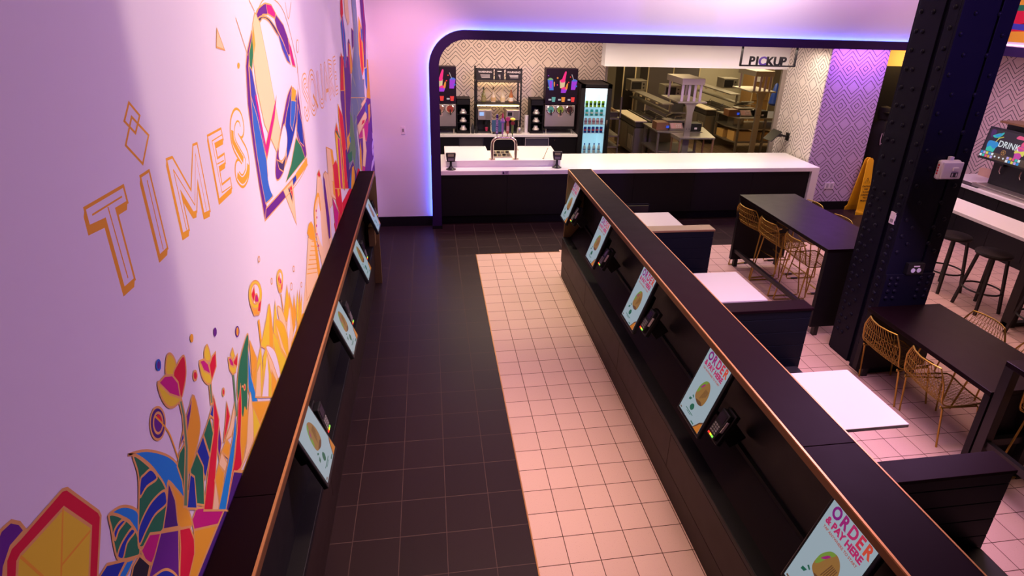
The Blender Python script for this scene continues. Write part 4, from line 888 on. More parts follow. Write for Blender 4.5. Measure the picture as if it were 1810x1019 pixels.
# black round stools
def round_stool(lb):
    t = thing('round_stool', (0, 0, 0), lb, 'stool', 'black round stools at the white ledge')
    b = MB(); b.lathe([(0, .70), (.16, .70), (.185, .712), (.19, .73), (.18, .748), (.15, .755), (0, .756)], mat('black_stool_vinyl', (.012, .009, .009), .5, spec=.2), n=28); build('seat', b, t, smooth=True)
    for sx in (-1, 1):
        for sy in (-1, 1):
            b = MB(); b.bar((sx*.10, sy*.10, .705), (sx*.165, sy*.165, 0), .028, .028, blackm_m); build('leg', b, t)
    b = MB(); b.tube([(.20*math.cos(a*PI/12), .20*math.sin(a*PI/12), .27) for a in range(24)], .011, blackm_m, 6, True); build('foot_ring', b, t, smooth=True)
    return t
rs = round_stool('black round stool by the white ledge, nearest the column'); rs.location = (5.95, .30, 0)
dup(rs, (5.95, -.26, 0), 0, 'black round stool by the white ledge, second from the column')
dup(rs, (5.96, -.98, 0), 0, 'black round stool at the right edge, only a leg showing')
t = thing('ledge_bar', (6.15, -.8, 0), 'long white ledge bar on black legs at the right', 'bar counter')
bx('counter_top', (-.25, -2.6, 1.01, .25, 2.0, 1.05), white_m, t, bevel=.003)
b = MB(); b.box(-.24, .06, 0, -.14, .16, 1.01, blackm_m); build('leg', b, t); bx('leg', (-.24, -2.0, 0, -.14, -1.9, 1.01), blackm_m, t); bx('foot_plate', (-.24, .08, 0, .2, .14, .05), blackm_m, t); bx('leg', (.14, .06, 0, .24, .16, 1.01), blackm_m, t)
# chair back by the counter
t = thing('black_chair', (2.30, 1.88, 0), 'black chair with a thin curved back, beyond the first white table', 'chair')
b = MB(); b.tube([(-.17, 0, .56), (-.18, .015, .67), (-.165, .02, .685), (.165, .02, .685), (.18, .015, .67), (.17, 0, .56)], .008, steelp_m); b.box(-.165, .005, .52, .165, .02, .665, blackm_m); build('backrest', b, t)
bx('seat', (-.20, -.42, .43, .20, -.02, .455), blackm_m, t, bevel=.006)
for sx in (-1, 1):
    for yy in (-.38, -.02):
        b = MB(); b.tube([(sx*.17, yy, .56 if yy > -.1 else .43), (sx*.18, yy+(.03 if yy > -.1 else -.02), 0)], .010, blackm_m); build('leg', b, t)
# ---------------------------------------------------------------- riveted column
t = thing('riveted_column', (3.78, -1.08, 0), 'tall dark riveted steel column rising past the tables', 'column')
b = MB(); X0, X1, Y0, Y1 = -.25, .25, -.28, .24
b.box(X0, Y0, 0, X0+.33, Y0+.025, 4.6, steelp_m).box(X0+.355, Y0, 0, X1, Y0+.025, 4.6, steelp_m).box(X0+.02, Y0+.02, 0, X1-.02, Y0+.05, 4.6, steelp_m)
build('front_plate', b, t, bevel=.004)
b = MB(); b.box(X0+.045, Y0+.05, 0, X1-.02, Y1-.04, 4.6, steelp_m); build('core', b, t)
b = MB(); b.box(X0, Y0+.025, 0, X0+.03, Y0+.13, 4.6, steelp_m).box(X0+.022, Y0+.20, 0, X0+.05, Y1-.05, 4.6, steelp_m); build('side_angle', b, t, bevel=.003)
bx('back_plate', (X0+.035, Y1-.05, 0, X1, Y1-.015, 4.6), steelp_m, t)
bx('splice_plate', (X0-.002, Y0-.022, 0, X1+.002, Y0, 1.08), steelp_m, t, bevel=.003)
def rivet(b, p, axis):
    M = Matrix.Rotation(PI/2, 4, 'X') if axis == 'y' else Matrix.Rotation(-PI/2, 4, 'Y')
    r = .021
    b.lathe([(r, 0), (r*.95, .006), (r*.7, .011), (r*.35, .0135), (.0001, .014)], steelp_m, p, 8, M)
b = MB(); z = 1.30; k = 0
while z < 4.5:
    step = .078 if z < 1.6 else .157
    if k % 2 == 0: q = (.05, .43)
    else: q = (.13, .345 + .0)
    for a in q: rivet(b, (X0+a if a < .3 else X0+a, Y0, z), 'y')
    z += step; k += 1
for z in (.84, .91, .98, 1.04, .2, .35, .5, .65):
    for a in (.05, .12, .36, .45): rivet(b, (X0+a, Y0-.022, z), 'y')
build('front_rivets', b, t, smooth=True)
b = MB(); z = .25; k = 0
while z < 4.5:
    rivet(b, (X0+.022, Y0+(.30 if k % 2 else .36), z), 'x'); rivet(b, (X0, Y0+.07, z+.04), 'x'); rivet(b, (X0+.022, Y1-.09, z), 'x')
    z += .08 if z < 1.7 else .157; k += 1
build('side_rivets', b, t, smooth=True)
t = thing('alarm_box', (3.815, -1.36, 2.08), 'white electrical box with red markings on the front of the riveted column', 'electrical box')
bx('back_box', (-.10, -.05, -.085, .10, 0, .085), whitep_m, t, bevel=.018); bx('cover', (-.092, -.07, -.075, .105, -.05, .075), whitep_m, t, bevel=.018)
bx('top_lug', (-.02, -.04, .08, .02, -.01, .115), whitep_m, t, bevel=.004)
b = MB(); b.box(0, -.074, -.055, .065, -.07, -.015, mat('black_print', (.03, .03, .04), .5)); [b.box(.006+k*.02, -.0745, -.05, .018+k*.02, -.074, -.022, whitep_m) for k in (0, 2)]; build('label_plate', b, t)
b = MB(); [b.box(-.1015, -.035, -.04+k*.025, -.1, -.02, -.025+k*.025, mat('red_print', (.7, .03, .04), .5)) for k in range(4)]; build('red_markings', b, t)
bx('switch', (.0, -.085, .0, .055, -.07, .03), whitep_m, t, bevel=.004)
t = thing('column_outlet', (3.79, -1.36, 1.14), 'black outlet box with two pale sockets low on the column front', 'outlet')
bx('box', (-.085, -.045, -.055, .085, 0, .055), blackp_m, t, bevel=.005)
for s in (-.03, .03):
    b = MB(); b.lathe([(.022, 0), (.022, .004), (0.0001, .004)], mat('pale_socket', (.75, .78, .85), .4), (s, -.045, -.012), 14, Matrix.Rotation(PI/2, 4, 'X')); build('socket', b, t)
bx('label_strip', (-.03, -.047, .022, .03, -.045, .034), whitep_m, t)
b = MB(); b.box(-.01, -.03, -.055, 0, .03, .055, whitep_m).box(-.012, -.018, -.04, -.01, .018, -.01, mat('grey_print', (.3, .28, .3), .5)); build('tag_plate', b, loc=(3.525, -1.27, 1.60), label='small pale tag plate on the left side of the column', cat='tag')
# ================================================================ front counter
t = thing('service_counter', (2.65, 3.5, 0), 'long white topped black service counter with waterfall right end', 'counter')
t.location = (0, 0, 0)
b = MB(); b.box(-.45, 2.97, .835, 5.83, 4.02, .90, white_m).box(5.70, 2.97, 0, 5.83, 4.02, .835, white_m); build('counter_top', b, t, bevel=.003)
b = MB()
for k in range(6): b.box(-.45 + k*1.025, 3.02, .16, -.452 + (k+1)*1.025, 3.06, .83, black_m)
b.box(-.45, 3.04, .16, 5.70, 3.98, .83, black_m); build('front_panel', b, t, bevel=.002)
bx('kick_board', (-.45, 3.12, 0, 5.70, 3.9, .16), black_m, t); bx('back_panel', (-.34, 4.0, 0, 1.44, 4.10, .895), black_m, t)
t = thing('counter_riser', (.54, 3.2, .90), 'raised white bar block with a cut-out, on the left of the counter', 'counter riser')
b = MB(); b.ext([(-.90, 0, 0), (.90, 0, 0), (.94, .98, 0), (.33, .98, 0), (.33, .66, 0), (-.20, .66, 0), (-.20, .98, 0), (-.90, .98, 0)], (0, 0, .10), white_m)
build('riser_block', b, t, bevel=.003)
b = MB(); b.box(-.055, -.003, -.028, .055, 0, .028, mat('lilac_sign', (.55, .42, .62), .5))
b.lathe([(.016, 0), (.016, .001), (.0115, .001), (.0115, 0)], mat('dark_print', (.03, .02, .08), .5), (-.03, -.0035, -.006), 14, Matrix.Rotation(PI/2, 4, 'X')).bar((-.034, -.004, .006), (-.030, -.004, .022), .004, .002, MT['dark_print']).bar((-.032, -.004, .004), (-.018, -.004, -.010), .004, .002, MT['dark_print'])
for k in range(4): b.box(-.005, -.004, .014-k*.01, .045-k*.004, -.003, .018-k*.01, MT['dark_print'])
build('access_sign', b, loc=(.535, 2.969, .868), label='small lilac wheelchair access sign on the front edge of the white counter', cat='sign')
# drip tray and cups ring
b = MB(); b.box(-.165, 0, 0, .15, .44, .012, steel_m); build_t = thing('drip_tray', (.545, 3.36, 1.0), 'steel drip tray with round wells, under the beer tower', 'tray')
build('tray', b, build_t, bevel=.003)
for r_ in range(2):
    for c_ in range(4):
        b = MB(); b.lathe([(.03, .012), (.032, .03), (.026, .032), (.024, .014), (0.0001, .014)], dsteel_m if (c_+r_) % 2 else blackm_m, (-.115+c_*.072, .12+r_*.19, 0), 12); build('glass_rinser', b, build_t, smooth=True)
# beer tower
t = thing('beer_tower', (.545, 3.27, 1.0), 'polished arched beer tower with four tap handles on the white riser', 'beer tower')
R = .10; p = [(-.185, 0, 0), (-.185, 0, .34-R)] + [(-.185+R-R*math.cos(a*PI/16), 0, .34-R+R*math.sin(a*PI/16)) for a in range(1, 9)] + [(.185-R+R*math.sin(a*PI/16), 0, .34-R+R*math.cos(a*PI/16)) for a in range(0, 8)] + [(.185, 0, .34-R), (.185, 0, 0)]
b = MB(); b.tube(p, .024, chrome_m, 12); b.lathe([(.05, 0), (.05, .008), (.026, .012)], chrome_m, (-.185, 0, 0), 16); b.lathe([(.05, 0), (.05, .008), (.026, .012)], chrome_m, (.185, 0, 0), 16); build('arch', b, t, smooth=True)
bx('crossbar', (-.09, -.012, .345, .10, .012, .365), chrome_m, t, bevel=.003)
specs = [(-.115, (.05, .02, .16), [(.019, 0), (.021, .10), (.019, .28), (.016, .30), (.0001, .31)], 'flat'), (-.03, (.45, .22, .55), [(.012, 0), (.016, .17), (.034, .19), (.030, .21), (.012, .26), (.008, .31), (.0001, .33)], 'spire'), (.05, (.55, .16, .10), [(.012, 0), (.022, .03), (.022, .16), (.014, .19), (.014, .2), (.0001, .2)], 'disc'), (.125, (.16, .30, .06), [(.010, 0), (.014, .05), (.018, .18), (.020, .22), (.0001, .23)], 'cap')]
for i, (x, c, pr, k) in enumerate(specs):
    m_ = mat('tap_%d' % i, c, .35); b = MB(); b.lathe([(.006, 0), (.006, .04)], chrome_m, (x, 0, .36), 8); b.lathe(pr, m_, (x, 0, .40), 14)
    if k == 'disc': b.lathe([(.034, -.008), (.036, 0), (.034, .008), (.0001, .009)], mat('tap_pink', (.75, .12, .28), .35), (x, 0, .63), 16, Matrix.Rotation(PI/2, 4, 'X')); b.box(x-.02, -.024, .45, x+.02, -.02, .53, mat('tap_light', (.8, .5, .4), .4))
    if k == 'cap': b.lathe([(.036, 0), (.044, .015), (.030, .03), (.0001, .04)], mat('tap_yellow', (.85, .62, .02), .35), (x, 0, .615), 14); b.lathe([(.03, -.01), (.032, 0), (.03, .01), (.0001, .012)], mat('tap_dark_red', (.28, .03, .04), .35), (x, -.01, .57), 14, Matrix.Rotation(PI/2, 4, 'X'))
    if k == 'spire': b.lathe([(.036, 0), (.04, .01), (.034, .02)], mat('tap_blue', (.12, .12, .45), .35), (x, 0, .58), 14); b.lathe([(.016, 0), (.010, .06), (.0001, .08)], mat('tap_red', (.55, .04, .12), .35), (x, 0, .65), 10)
    if k in ('flat',): b.text('BUD LIGHT', .046, mat('tap_white', (.75, .6, .85), .4), Matrix.Translation((x+.012, -.021, .42)) @ Matrix.Rotation(-PI/2, 4, 'Y') @ Matrix.Rotation(PI/2, 4, 'X'), 1, .001, .0006, 'LEFT')
    build('tap_handle', b, t, smooth=(k != 'flat'))
# card terminals on stalks
def stalk(lb):
    t = thing('payment_terminal', (0, 0, 0), lb, 'card terminal', 'stalk card terminals on the white counter')
    b = MB(); b.lathe([(.075, 0), (.075, .006), (.05, .014), (.028, .04), (.019, .06), (.017, .14)], blackp_m, n=20); build('stand', b, t, smooth=True)
    b = MB(); b.ext([(-.065, -.03, .15), (.065, -.03, .15), (.075, -.03, .24), (.072, -.03, .26), (-.072, -.03, .26), (-.075, -.03, .24)], (0, .045, 0), blackp_m); b.box(-.062, -.05, .13, .062, -.01, .20, blackp_m); build('body', b, t, bevel=.008)
    bx('display', (-.045, -.033, .205, .045, -.030, .245), mat('terminal_screen', (.16, .13, .12), .2, emit=(.35, .22, .12), es=.25), t)
    bx('keypad', (-.045, -.053, .145, .045, -.050, .185), mat('grey_keys', (.2, .19, .2), .5), t)
    return t
a = stalk('black card terminal on a stalk at the left end of the white counter'); a.location = (-.29, 3.07, .90)
dup(a, (1.37, 3.13, .90), -.1, 'black card terminal on a stalk in front of the right end of the white riser')
b = MB(); b.tube([(0, 0, 0), (.004, 0, .004), (.07, .01, .17)], .004, brass_m, 6); b.lathe([(.016, 0), (.016, .005)], brass_m, n=10); build('brass_pin', b, loc=(1.18, 3.30, 1.0), label='thin brass rod leaning by the right card terminal on the riser', cat='rod')
for x, lb in ((.10, 'back of a flat till screen behind the left of the white riser'), (1.23, 'back of a flat till screen behind the right of the white riser')):
    t = thing('till_screen', (x, 4.13, .80), lb, 'screen', 'till screens behind the riser')
    b = MB(); b.ext([(-.205, .02, .0), (.205, .02, .0), (.20, .06, .33), (-.20, .06, .33)], (0, .02, 0), blackm_m); build('screen_back', b, t, bevel=.004)
    b = MB(); b.tube([(-.208, .012, .02), (-.203, .052, .335), (.203, .052, .335), (.208, .012, .02)], .007, steelp_m if x < 1 else dsteel_m, 5); build('rim', b, t)
    bx('stand', (-.08, .08, -.8, .08, .16, .10), black_m, t)
# PICKUP sign frame
t = thing('pickup_sign', (4.92, 3.6, 2.45), 'open dark frame sign with PICKUP lettering hanging under the header', 'sign')
b = MB(); b.box(-.49, -.02, 0, .49, .02, .022, black_m).box(-.49, -.02, 0, -.468, .02, .35, black_m).box(.468, -.02, 0, .49, .02, .35, black_m); build('frame', b, t, bevel=.001)
xs = [-.335, -.215, -.165, -.03, .10, .225]
for chh, x in zip('PICKUP', xs):
    b = MB(); b.text(chh, .195, em('sign_letter_violet', (.10, .02, .30), .8) if chh == 'C' else black_m, TX(x, .006, .018), 1.0, .008, .0065, 'LEFT'); build('letter', b, t)
# ================================================================ back bar
t = thing('back_bar_counter', (0, 0, 0), 'white topped black back counter along the patterned wall', 'counter')
bx('counter_top', (-.73, 5.56, .855, 2.30, 6.29, .90), white_m, t, bevel=.003)
b = MB(); [b.box(-.45 + k*.55, 5.60, .1, -.455 + (k+1)*.55, 5.63, .85, black_m) for k in range(5)]; b.box(-.45, 5.62, .0, 2.29, 6.28, .85, black_m); build('cabinet', b, t, bevel=.002)
for x in (.2, .36, 1.66, 1.85):
    b = MB(); b.lathe([(.012, 0), (.014, .012), (.009, .02), (.0001, .021)], chrome_m, (x, 5.60, .78), 10, Matrix.Rotation(PI/2, 4, 'X')); build('knob', b, t, smooth=True)
NEON = {k: em('poster_' + k, c, s) for k, c, s in (('pink', (1, .01, .22), .9), ('violet', (.42, .03, .75), .8), ('orange', (1, .30, .03), .8), ('cream', (1, .72, .40), .7), ('blue', (.06, .18, .85), .7), ('green', (.30, .62, .25), .6), ('red', (.85, .03, .03), .9), ('teal', (.15, .55, .50), .6), ('white', (.8, .7, .75), .6), ('lime', (.35, .55, .03), .6))}
def frozen(name, x, lb, mugs):
    t = thing(name, (x, 5.66, .90), lb, 'drink machine', 'frozen drink machines on the back counter')
    bx('body', (-.30, 0, .14, .30, .55, .56), mat('mauve_steel', (.42, .36, .38), .32, .6), t, bevel=.01)
    bx('base_tray', (-.30, -.02, .10, .30, .55, .145), black_m, t)
    for sx in (-.26, .26):
        for yy in (.03, .5):
            b = MB(); b.lathe([(.012, 0), (.012, .10)], steel_m, (sx, yy, 0), 8); build('leg', b, t)
    bx('poster_box', (-.31, -.03, .58, .31, .20, 1.25), mat('poster_black', (.012, .005, .018), .5, spec=.15), t, bevel=.004)
    for i, m_ in enumerate(mugs):
        b = MB(); c = (-.19+i*.19, -.002, .475); Rx = Matrix.Rotation(PI/2, 4, 'X')
        b.lathe([(.085, 0), (.085, .012), (.07, .02), (.07, .012)], chrome_m, c, 20, Rx); b.lathe([(.068, .004), (.06, .02), (.0001, .024)], m_, c, 18, Rx); b.bar((c[0], -.045, .475), (c[0]+.01, -.05, .37), .025, .03, blackp_m); build('dispenser', b, t)
    b = MB(); b.box(-.035, -.006, .34, .045, 0, .405, mat('pink_label', (.75, .5, .45), .5)); [b.box(-.025, -.007, .35+k*.015, .035, -.006, .356+k*.015, MT['dark_print']) for k in range(3)]; build('label', b, t)
    y = -.031; b = MB(); pl = lambda P, c: b.poly([(px, y-.0004*len(b.f)-.0004, pz) for px, pz in P], NEON[c])
    def cup(cx, cz, w_, h_, c, top, tilt=.12):
        q = [(cx-w_*.38, cz), (cx+w_*.38, cz), (cx+w_*.5, cz+h_), (cx-w_*.5, cz+h_)]; q = [(a+(z_-cz)*tilt, z_) for a, z_ in q]; pl(q, c)
        pl(smooth([(q[3][0], q[3][1]), (cx+tilt*h_, cz+h_+w_*.28), (q[2][0], q[2][1]), (cx+tilt*h_, cz+h_-w_*.12)], True), top)
    if len(mugs) == 3 and x > 1: pass
    cup(.225, .86, .11, .17, 'violet', 'blue'); pl([(.225, 1.04), (.235, 1.04), (.19, 1.15), (.18, 1.145)], 'white')
    cup(.01, .89, .11, .14, 'cream', 'pink', 0)
    pl(smooth([(-.03, 1.0), (.0, 1.06), (.02, 1.12), (.055, 1.20), (.08, 1.19), (.07, 1.10), (.06, 1.03), (.05, 1.0)], True), 'pink')
    cup(.035, .80, .12, .08, 'violet', 'pink', .2); pl(smooth([(.08, .86), (.11, .88), (.12, .97), (.10, .98), (.075, .90)], True), 'orange')
    cup(-.20, .85, .11, .20, 'blue', 'green', -.15); pl([(-.24, .9), (-.2, .88), (-.19, 1.02), (-.24, 1.02)], 'violet'); pl(smooth([(-.155, .92), (-.14, .93), (-.14, 1.0), (-.16, 1.0)], True), 'orange')
    for cx, cz, r_, c in ((-.09, 1.08, .018, 'orange'), (.13, 1.0, .014, 'red'), (-.26, .9, .014, 'green'), (-.09, .95, .012, 'pink'), (.16, 1.1, .012, 'red'), (.28, .93, .02, 'blue'), (-.27, 1.12, .010, 'violet')):
        pl([(cx + r_*math.cos(a*PI/4), cz + r_*math.sin(a*PI/4)) for a in range(8)], c)
    cc = ('teal', 'orange', 'red') if x > 1 else ('red', 'red', 'red')
    for i in range(3):
        cx = -.15+i*.19; pl([(cx-.028, .63), (cx+.028, .63), (cx+.038, .72), (cx-.038, .72)], cc[i]); pl([(cx-.10, .655), (cx-.045, .655), (cx-.045, .685), (cx-.10, .685)], 'white')
    build('poster', b, t)
mg = lambda n, c: em('slush_' + n, c, .35)
frozen('frozen_drink_machine', 1.94, 'tall frozen drink machine with teal, green and dark dispensers, beside the fridge', [mg('teal', (.15, .60, .50)), mg('lime', (.45, .52, .02)), mat('slush_cola', (.05, .01, .015), .3)])
frozen('frozen_drink_machine', -.39, 'frozen drink machine with red dispensers, half hidden by the arch on the left', [mg('red', (.75, .04, .02)), mg('pink', (.75, .22, .16)), mg('red', (.75, .04, .02))])
def tower(x, lb):
    t = thing('cup_lid_tower', (x, 5.68, .90), lb, 'lid dispenser', 'black lid towers on the back counter')
    b = MB(); b.box(-.13, 0, 0, -.115, .36, .66, black_m).box(.115, 0, 0, .13, .36, .66, black_m).box(-.13, .34, 0, .13, .36, .66, black_m).box(-.13, 0, .645, .13, .36, .66, black_m).box(-.13, 0, .55, .13, .02, .66, black_m).box(-.13, 0, 0, .13, .36, .03, black_m); build('case', b, t, bevel=.003)
    for z in (.05, .21, .37):
        bx('shelf', (-.115, .04, z-.018, .115, .34, z-.008), black_m, t); b = MB(); b.lathe([(.070, 0), (.075, .02), (.045, .055), (.04, .085), (.0001, .09)], mat('clear_lid_plastic', (.65, .58, .55), .15, .3), (0, .11, z), 14); build('lid_stack', b, t, smooth=True)
tower(.055, 'black lid tower left of the lit bottle rack'); tower(1.49, 'black lid tower between the bottle rack and the right drink machine')
# bottle rack
t = thing('bottle_rack', (.73, 5.72, .90), 'black rack with WARNING signs, lit shelf and bottles on the back counter', 'rack')
b = MB()
for sx in (-.435, .42):
    for yy in (0, .40): b.box(sx, yy, 0, sx+.03, yy+.03, 1.23, blackm_m)
for z in (.55, .58, .97, 1.21): b.box(-.435, 0, z, .44, .42, z+.012, blackm_m) if z in (.55, .97) else b.box(-.435, 0, z, .44, .02, z+.015, blackm_m)
build('frame', b, t)
for x0, x1, head, lines_ in ((-.40, -.12, 'WARNING', 3), (-.06, .08, '', 4), (.15, .42, 'WARNING', 3)):
    b = MB(); b.box(x0-.02, -.006, 1.01, x1+.02, 0, 1.21, mat('sign_black', (.015, .013, .015), .4))
    if head: b.text(head, .048, whitep_m, TX((x0+x1)/2, -.007, 1.145), 1.1, .0005, .0005)
    else: b.box(x0+.03, -.007, 1.17, x1-.03, -.006, 1.18, whitep_m)
    for k in range(lines_): b.box(x0+.05+.01*k, -.007, 1.10-.022*k, x1-.05, -.006, 1.108-.022*k, whitep_m)
    build('warning_sign', b, t)
bx('light_bar', (-.40, .02, .52, .40, .05, .535), em('shelf_light', (1, .66, .22), 22), t); bx('light_bar', (-.40, .36, .95, .40, .38, .962), em('shelf_light', (1, .72, .30), 5), t)
bt = None
for i, (x, c, lb) in enumerate(((-.27, (.25, .24, .06), 'dark-capped olive bottle, leftmost on the lit rack'), (-.08, (.75, .62, .45), 'clear bottle second from the left on the lit rack'), (.11, (.80, .70, .50), 'clear bottle third from the left on the lit rack'), (.27, (.55, .20, .05), 'amber bottle with white label, rightmost on the lit rack'))):
    t = thing('liquor_bottle', (.73+x, 5.92, 1.462), lb, 'bottle', 'bottles on the lit rack')
    pr = [(.034, 0), (.038, .02), (.038, .15), (.014, .20), (.012, .25)] if i in (0,) else [(.045, 0), (.048, .04), (.045, .12), (.016, .18), (.013, .25)] if i < 3 else [(.045, 0), (.047, .06), (.04, .14), (.015, .22), (.013, .26)]
    b = MB(); b.lathe(pr, mat('bottle_glass_%d' % i, c, .1, spec=.8, coat=.5), n=14); build('glass', b, t, smooth=True)
    b = MB(); b.lathe([(.017, .25), (.017, .29), (.0001, .292)], mat('bottle_cap_%d' % i, ((.06, .06, .06), (.1, .05, .03), (.8, .7, .5), (.8, .7, .4))[i], .4), n=10); build('cap', b, t)
    b = MB(); b.lathe([(.0485, .03), (.0485, .10)], mat('bottle_label_%d' % i, ((.3, .26, .12), (.6, .4, .2), (.75, .6, .35), (.85, .78, .65))[i], .5), n=14); build('bottle_label', b, t)
def coffee(x, lb, scr):
    t = thing('coffee_machine', (x, 5.70, .90), lb, 'coffee machine', 'coffee machines under the rack')
    b = MB(); b.box(-.13, 0, 0, .13, .36, .03, blackp_m).box(-.13, .20, .03, .13, .36, .26, blackp_m).box(-.13, 0, .26, .13, .36, .45, mat('mauve_steel', (.42, .36, .38), .32, .6)); build('body', b, t, bevel=.006)
    bx('display', (-.105, -.004, .34, -.02, 0, .41), em('coffee_screen', (.35, .55, 1), 1.0) if scr else blackp_m, t); bx('panel', (.01, -.004, .28, .11, 0, .43), dsteel_m, t, bevel=.002)
    b = MB(); b.lathe([(.03, .16), (.03, .26)], blackp_m, (.03, .08, 0), 12); b.lathe([(.025, .03), (.03, .10)], mat('tap_red', (.55, .04, .12), .35), (.04, .10, 0), 12) if scr else None; build('nozzle', b, t)
coffee(.47, 'coffee machine with a small lit display under the left of the rack', True); coffee(1.02, 'second coffee machine under the right of the rack', False)
t = thing('order_screen', (.72, 5.64, .90), 'small dark blue screen standing behind the beer taps', 'screen')
bx('screen', (-.12, 0, .04, .12, .015, .27), mat('dark_blue_screen', (.03, .05, .10), .2, emit=(.03, .06, .12), es=.6), t, bevel=.004); bx('base', (-.10, -.01, 0, .10, .08, .03), blackp_m, t)
b = MB(); b.lathe([(.045, 0), (.05, .02), (.048, .10), (.035, .125), (.0001, .13)], steel_m, n=16); build('metal_jug', b, loc=(1.14, 5.66, .90), smooth=True, label='small steel jug on the back counter right of the rack', cat='jug')
b = MB(); b.lathe([(.035, 0), (.042, .34), (.0001, .345)], whitep_m, n=16); build('cup_stack', b, loc=(1.30, 5.80, .90), smooth=True, label='tall stack of white cups beside the right lid tower', cat='cup stack')
b = MB(); b.lathe([(.03, 0), (.035, .10), (.02, .16), (.0001, .2)], blackp_m, (0, 0, 0), 12).lathe([(.03, 0), (.03, .12), (.0001, .14)], blackp_m, (.07, .02, 0), 12); build('pump_bottles', b, loc=(.235, 5.70, .90), smooth=True, label='black pump bottle pair left of the coffee machine', cat='bottle')
# fridge
t = thing('glass_door_fridge', (2.62, 5.55, 0), 'tall black glass door fridge with lit shelves of cans', 'fridge')
gl = bpy.data.materials.new('fridge_glass'); gl.use_nodes = True; g_ = gl.node_tree.nodes['Principled BSDF']; g_.inputs['Transmission Weight'].default_value = 1; g_.inputs['Roughness'].default_value = .02; g_.inputs['IOR'].default_value = 1.1
b = MB(); b.box(-.31, .03, 0, -.24, .68, 1.88, black_m).box(.24, .03, 0, .31, .68, 1.88, black_m).box(-.31, .03, 1.83, .31, .68, 1.88, black_m).box(-.31, .60, 0, .31, .68, 1.88, black_m).box(-.31, .03, 0, .31, .68, .25, black_m); build('cabinet', b, t, bevel=.003)
reflection_paint = wallpaper('dark_diamond_wrap', 1, 5.7, 2.465, (.030, .020, .028), (.008, .006, .008)); bx('side_wrap', (-.313, .04, 0, -.311, .67, 1.875), reflection_paint, t)  # reflection of the diamond wallpaper painted onto the cabinet side
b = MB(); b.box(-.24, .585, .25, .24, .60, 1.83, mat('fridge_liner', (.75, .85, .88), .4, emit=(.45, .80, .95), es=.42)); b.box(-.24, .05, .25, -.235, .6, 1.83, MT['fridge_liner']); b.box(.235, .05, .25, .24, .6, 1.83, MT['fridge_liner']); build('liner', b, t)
bx('light_box', (-.235, .08, 1.68, .235, .55, 1.82), em('fridge_light', (.78, .92, 1), 3.2), t)
b = MB(); b.box(-.31, 0, .05, -.22, .03, 1.88, blackp_m).box(.22, 0, .05, .31, .03, 1.88, blackp_m).box(-.31, 0, 1.80, .31, .03, 1.88, blackp_m).box(-.31, 0, .05, .31, .03, .2, blackp_m); d = build('door', b, t, bevel=.003)
bx('glass', (-.22, .012, .2, .22, .018, 1.80), gl, d); bx('handle', (.235, -.03, .8, .25, 0, 1.2), chrome_m, d)
lvl = (.52, .93, 1.10, 1.27, 1.44)
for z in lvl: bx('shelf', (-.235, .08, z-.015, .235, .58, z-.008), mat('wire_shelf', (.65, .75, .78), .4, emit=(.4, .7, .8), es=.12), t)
cc = [(.02, .12, .55), (.02, .06, .45), (.75, .55, .60), (.03, .55, .55), (.30, .62, .02)]; nm = ['blue capped bottle on the lowest fridge shelf', 'dark blue can low in the fridge', 'pale pink can on the middle fridge shelf', 'teal can in the fridge', 'bright green can on the top fridge shelf']
for i, z in enumerate(lvl):
    proto = None
    for k in range(5 if i in (1, 2, 4) else 4):
        for r_ in (0,):
            loc = (2.62 + (-.15 + k*.082 if i in (1, 2, 4) else -.14+k*.10), 5.66, z-.007); ln_ = nm[i] + ', ' + ['leftmost', 'second from the left', 'third from the left', 'fourth from the left', 'rightmost'][k if not (k == 3 and i in (0, 3)) else 4]
            if proto is None:
                proto = thing('drink_bottle' if i == 0 else 'drink_can', loc, ln_, 'bottle' if i == 0 else 'can', ('bottles' if i == 0 else 'cans') + ' in the fridge, ' + ('lowest shelf', 'second shelf', 'middle shelf', 'fourth shelf', 'top shelf')[i])
                m_ = mat('can_%d' % i, cc[i], .35, .2)
                if i == 0:
                    b = MB(); b.lathe([(.030, 0), (.032, .02), (.030, .12), (.012, .17)], mat('clear_bottle', (.70, .85, .92), .1), n=12); build('bottle', b, proto, smooth=True)
                    b = MB(); b.lathe([(.031, .03), (.031, .085)], m_, n=12); build('bottle_label', b, proto); b = MB(); b.lathe([(.014, .17), (.014, .195), (.0001, .196)], m_, n=10); build('cap', b, proto)
                else:
                    b = MB(); b.lathe([(.026, 0), (.031, .006), (.031, .108), (.026, .118)], m_, n=12); build('can_body', b, proto, smooth=True)
                    b = MB(); b.lathe([(.026, .118), (.024, .121), (.0001, .121)], chrome_m, n=12); build('lid', b, proto)
                    b = MB(); b.lathe([(.0313, .04), (.0313, .075)], mat('can_band_%d' % i, [(0, 0, 0), (.7, .1, .15), (.5, .2, .3), (.7, .8, .8), (.02, .10, .03)][i], .4), n=12); build('band', b, proto)
            else: dup(proto, loc, label=ln_)
# monitor arm on the side wall
t = thing('wall_monitor', (5.9, 4.14, 1.17), 'small screen on a black swing arm fixed to the side wall', 'screen')
bx('wall_plate', (-.02, -.05, -.07, 0, .05, .07), blackm_m, t, bevel=.003)
b = MB(); b.bar((-.02, 0, 0), (-.15, -.02, .03), .035, .04, blackm_m).bar((-.15, -.02, .03), (-.24, -.02, .03), .05, .05, blackm_m); build('arm', b, t)
b = MB(); b.ext([(-.40, -.13, -.06), (-.22, -.13, .12), (-.22, .15, .12), (-.40, .15, -.06)], (.012, 0, -.012), blackp_m); build('display', b, t, bevel=.003)
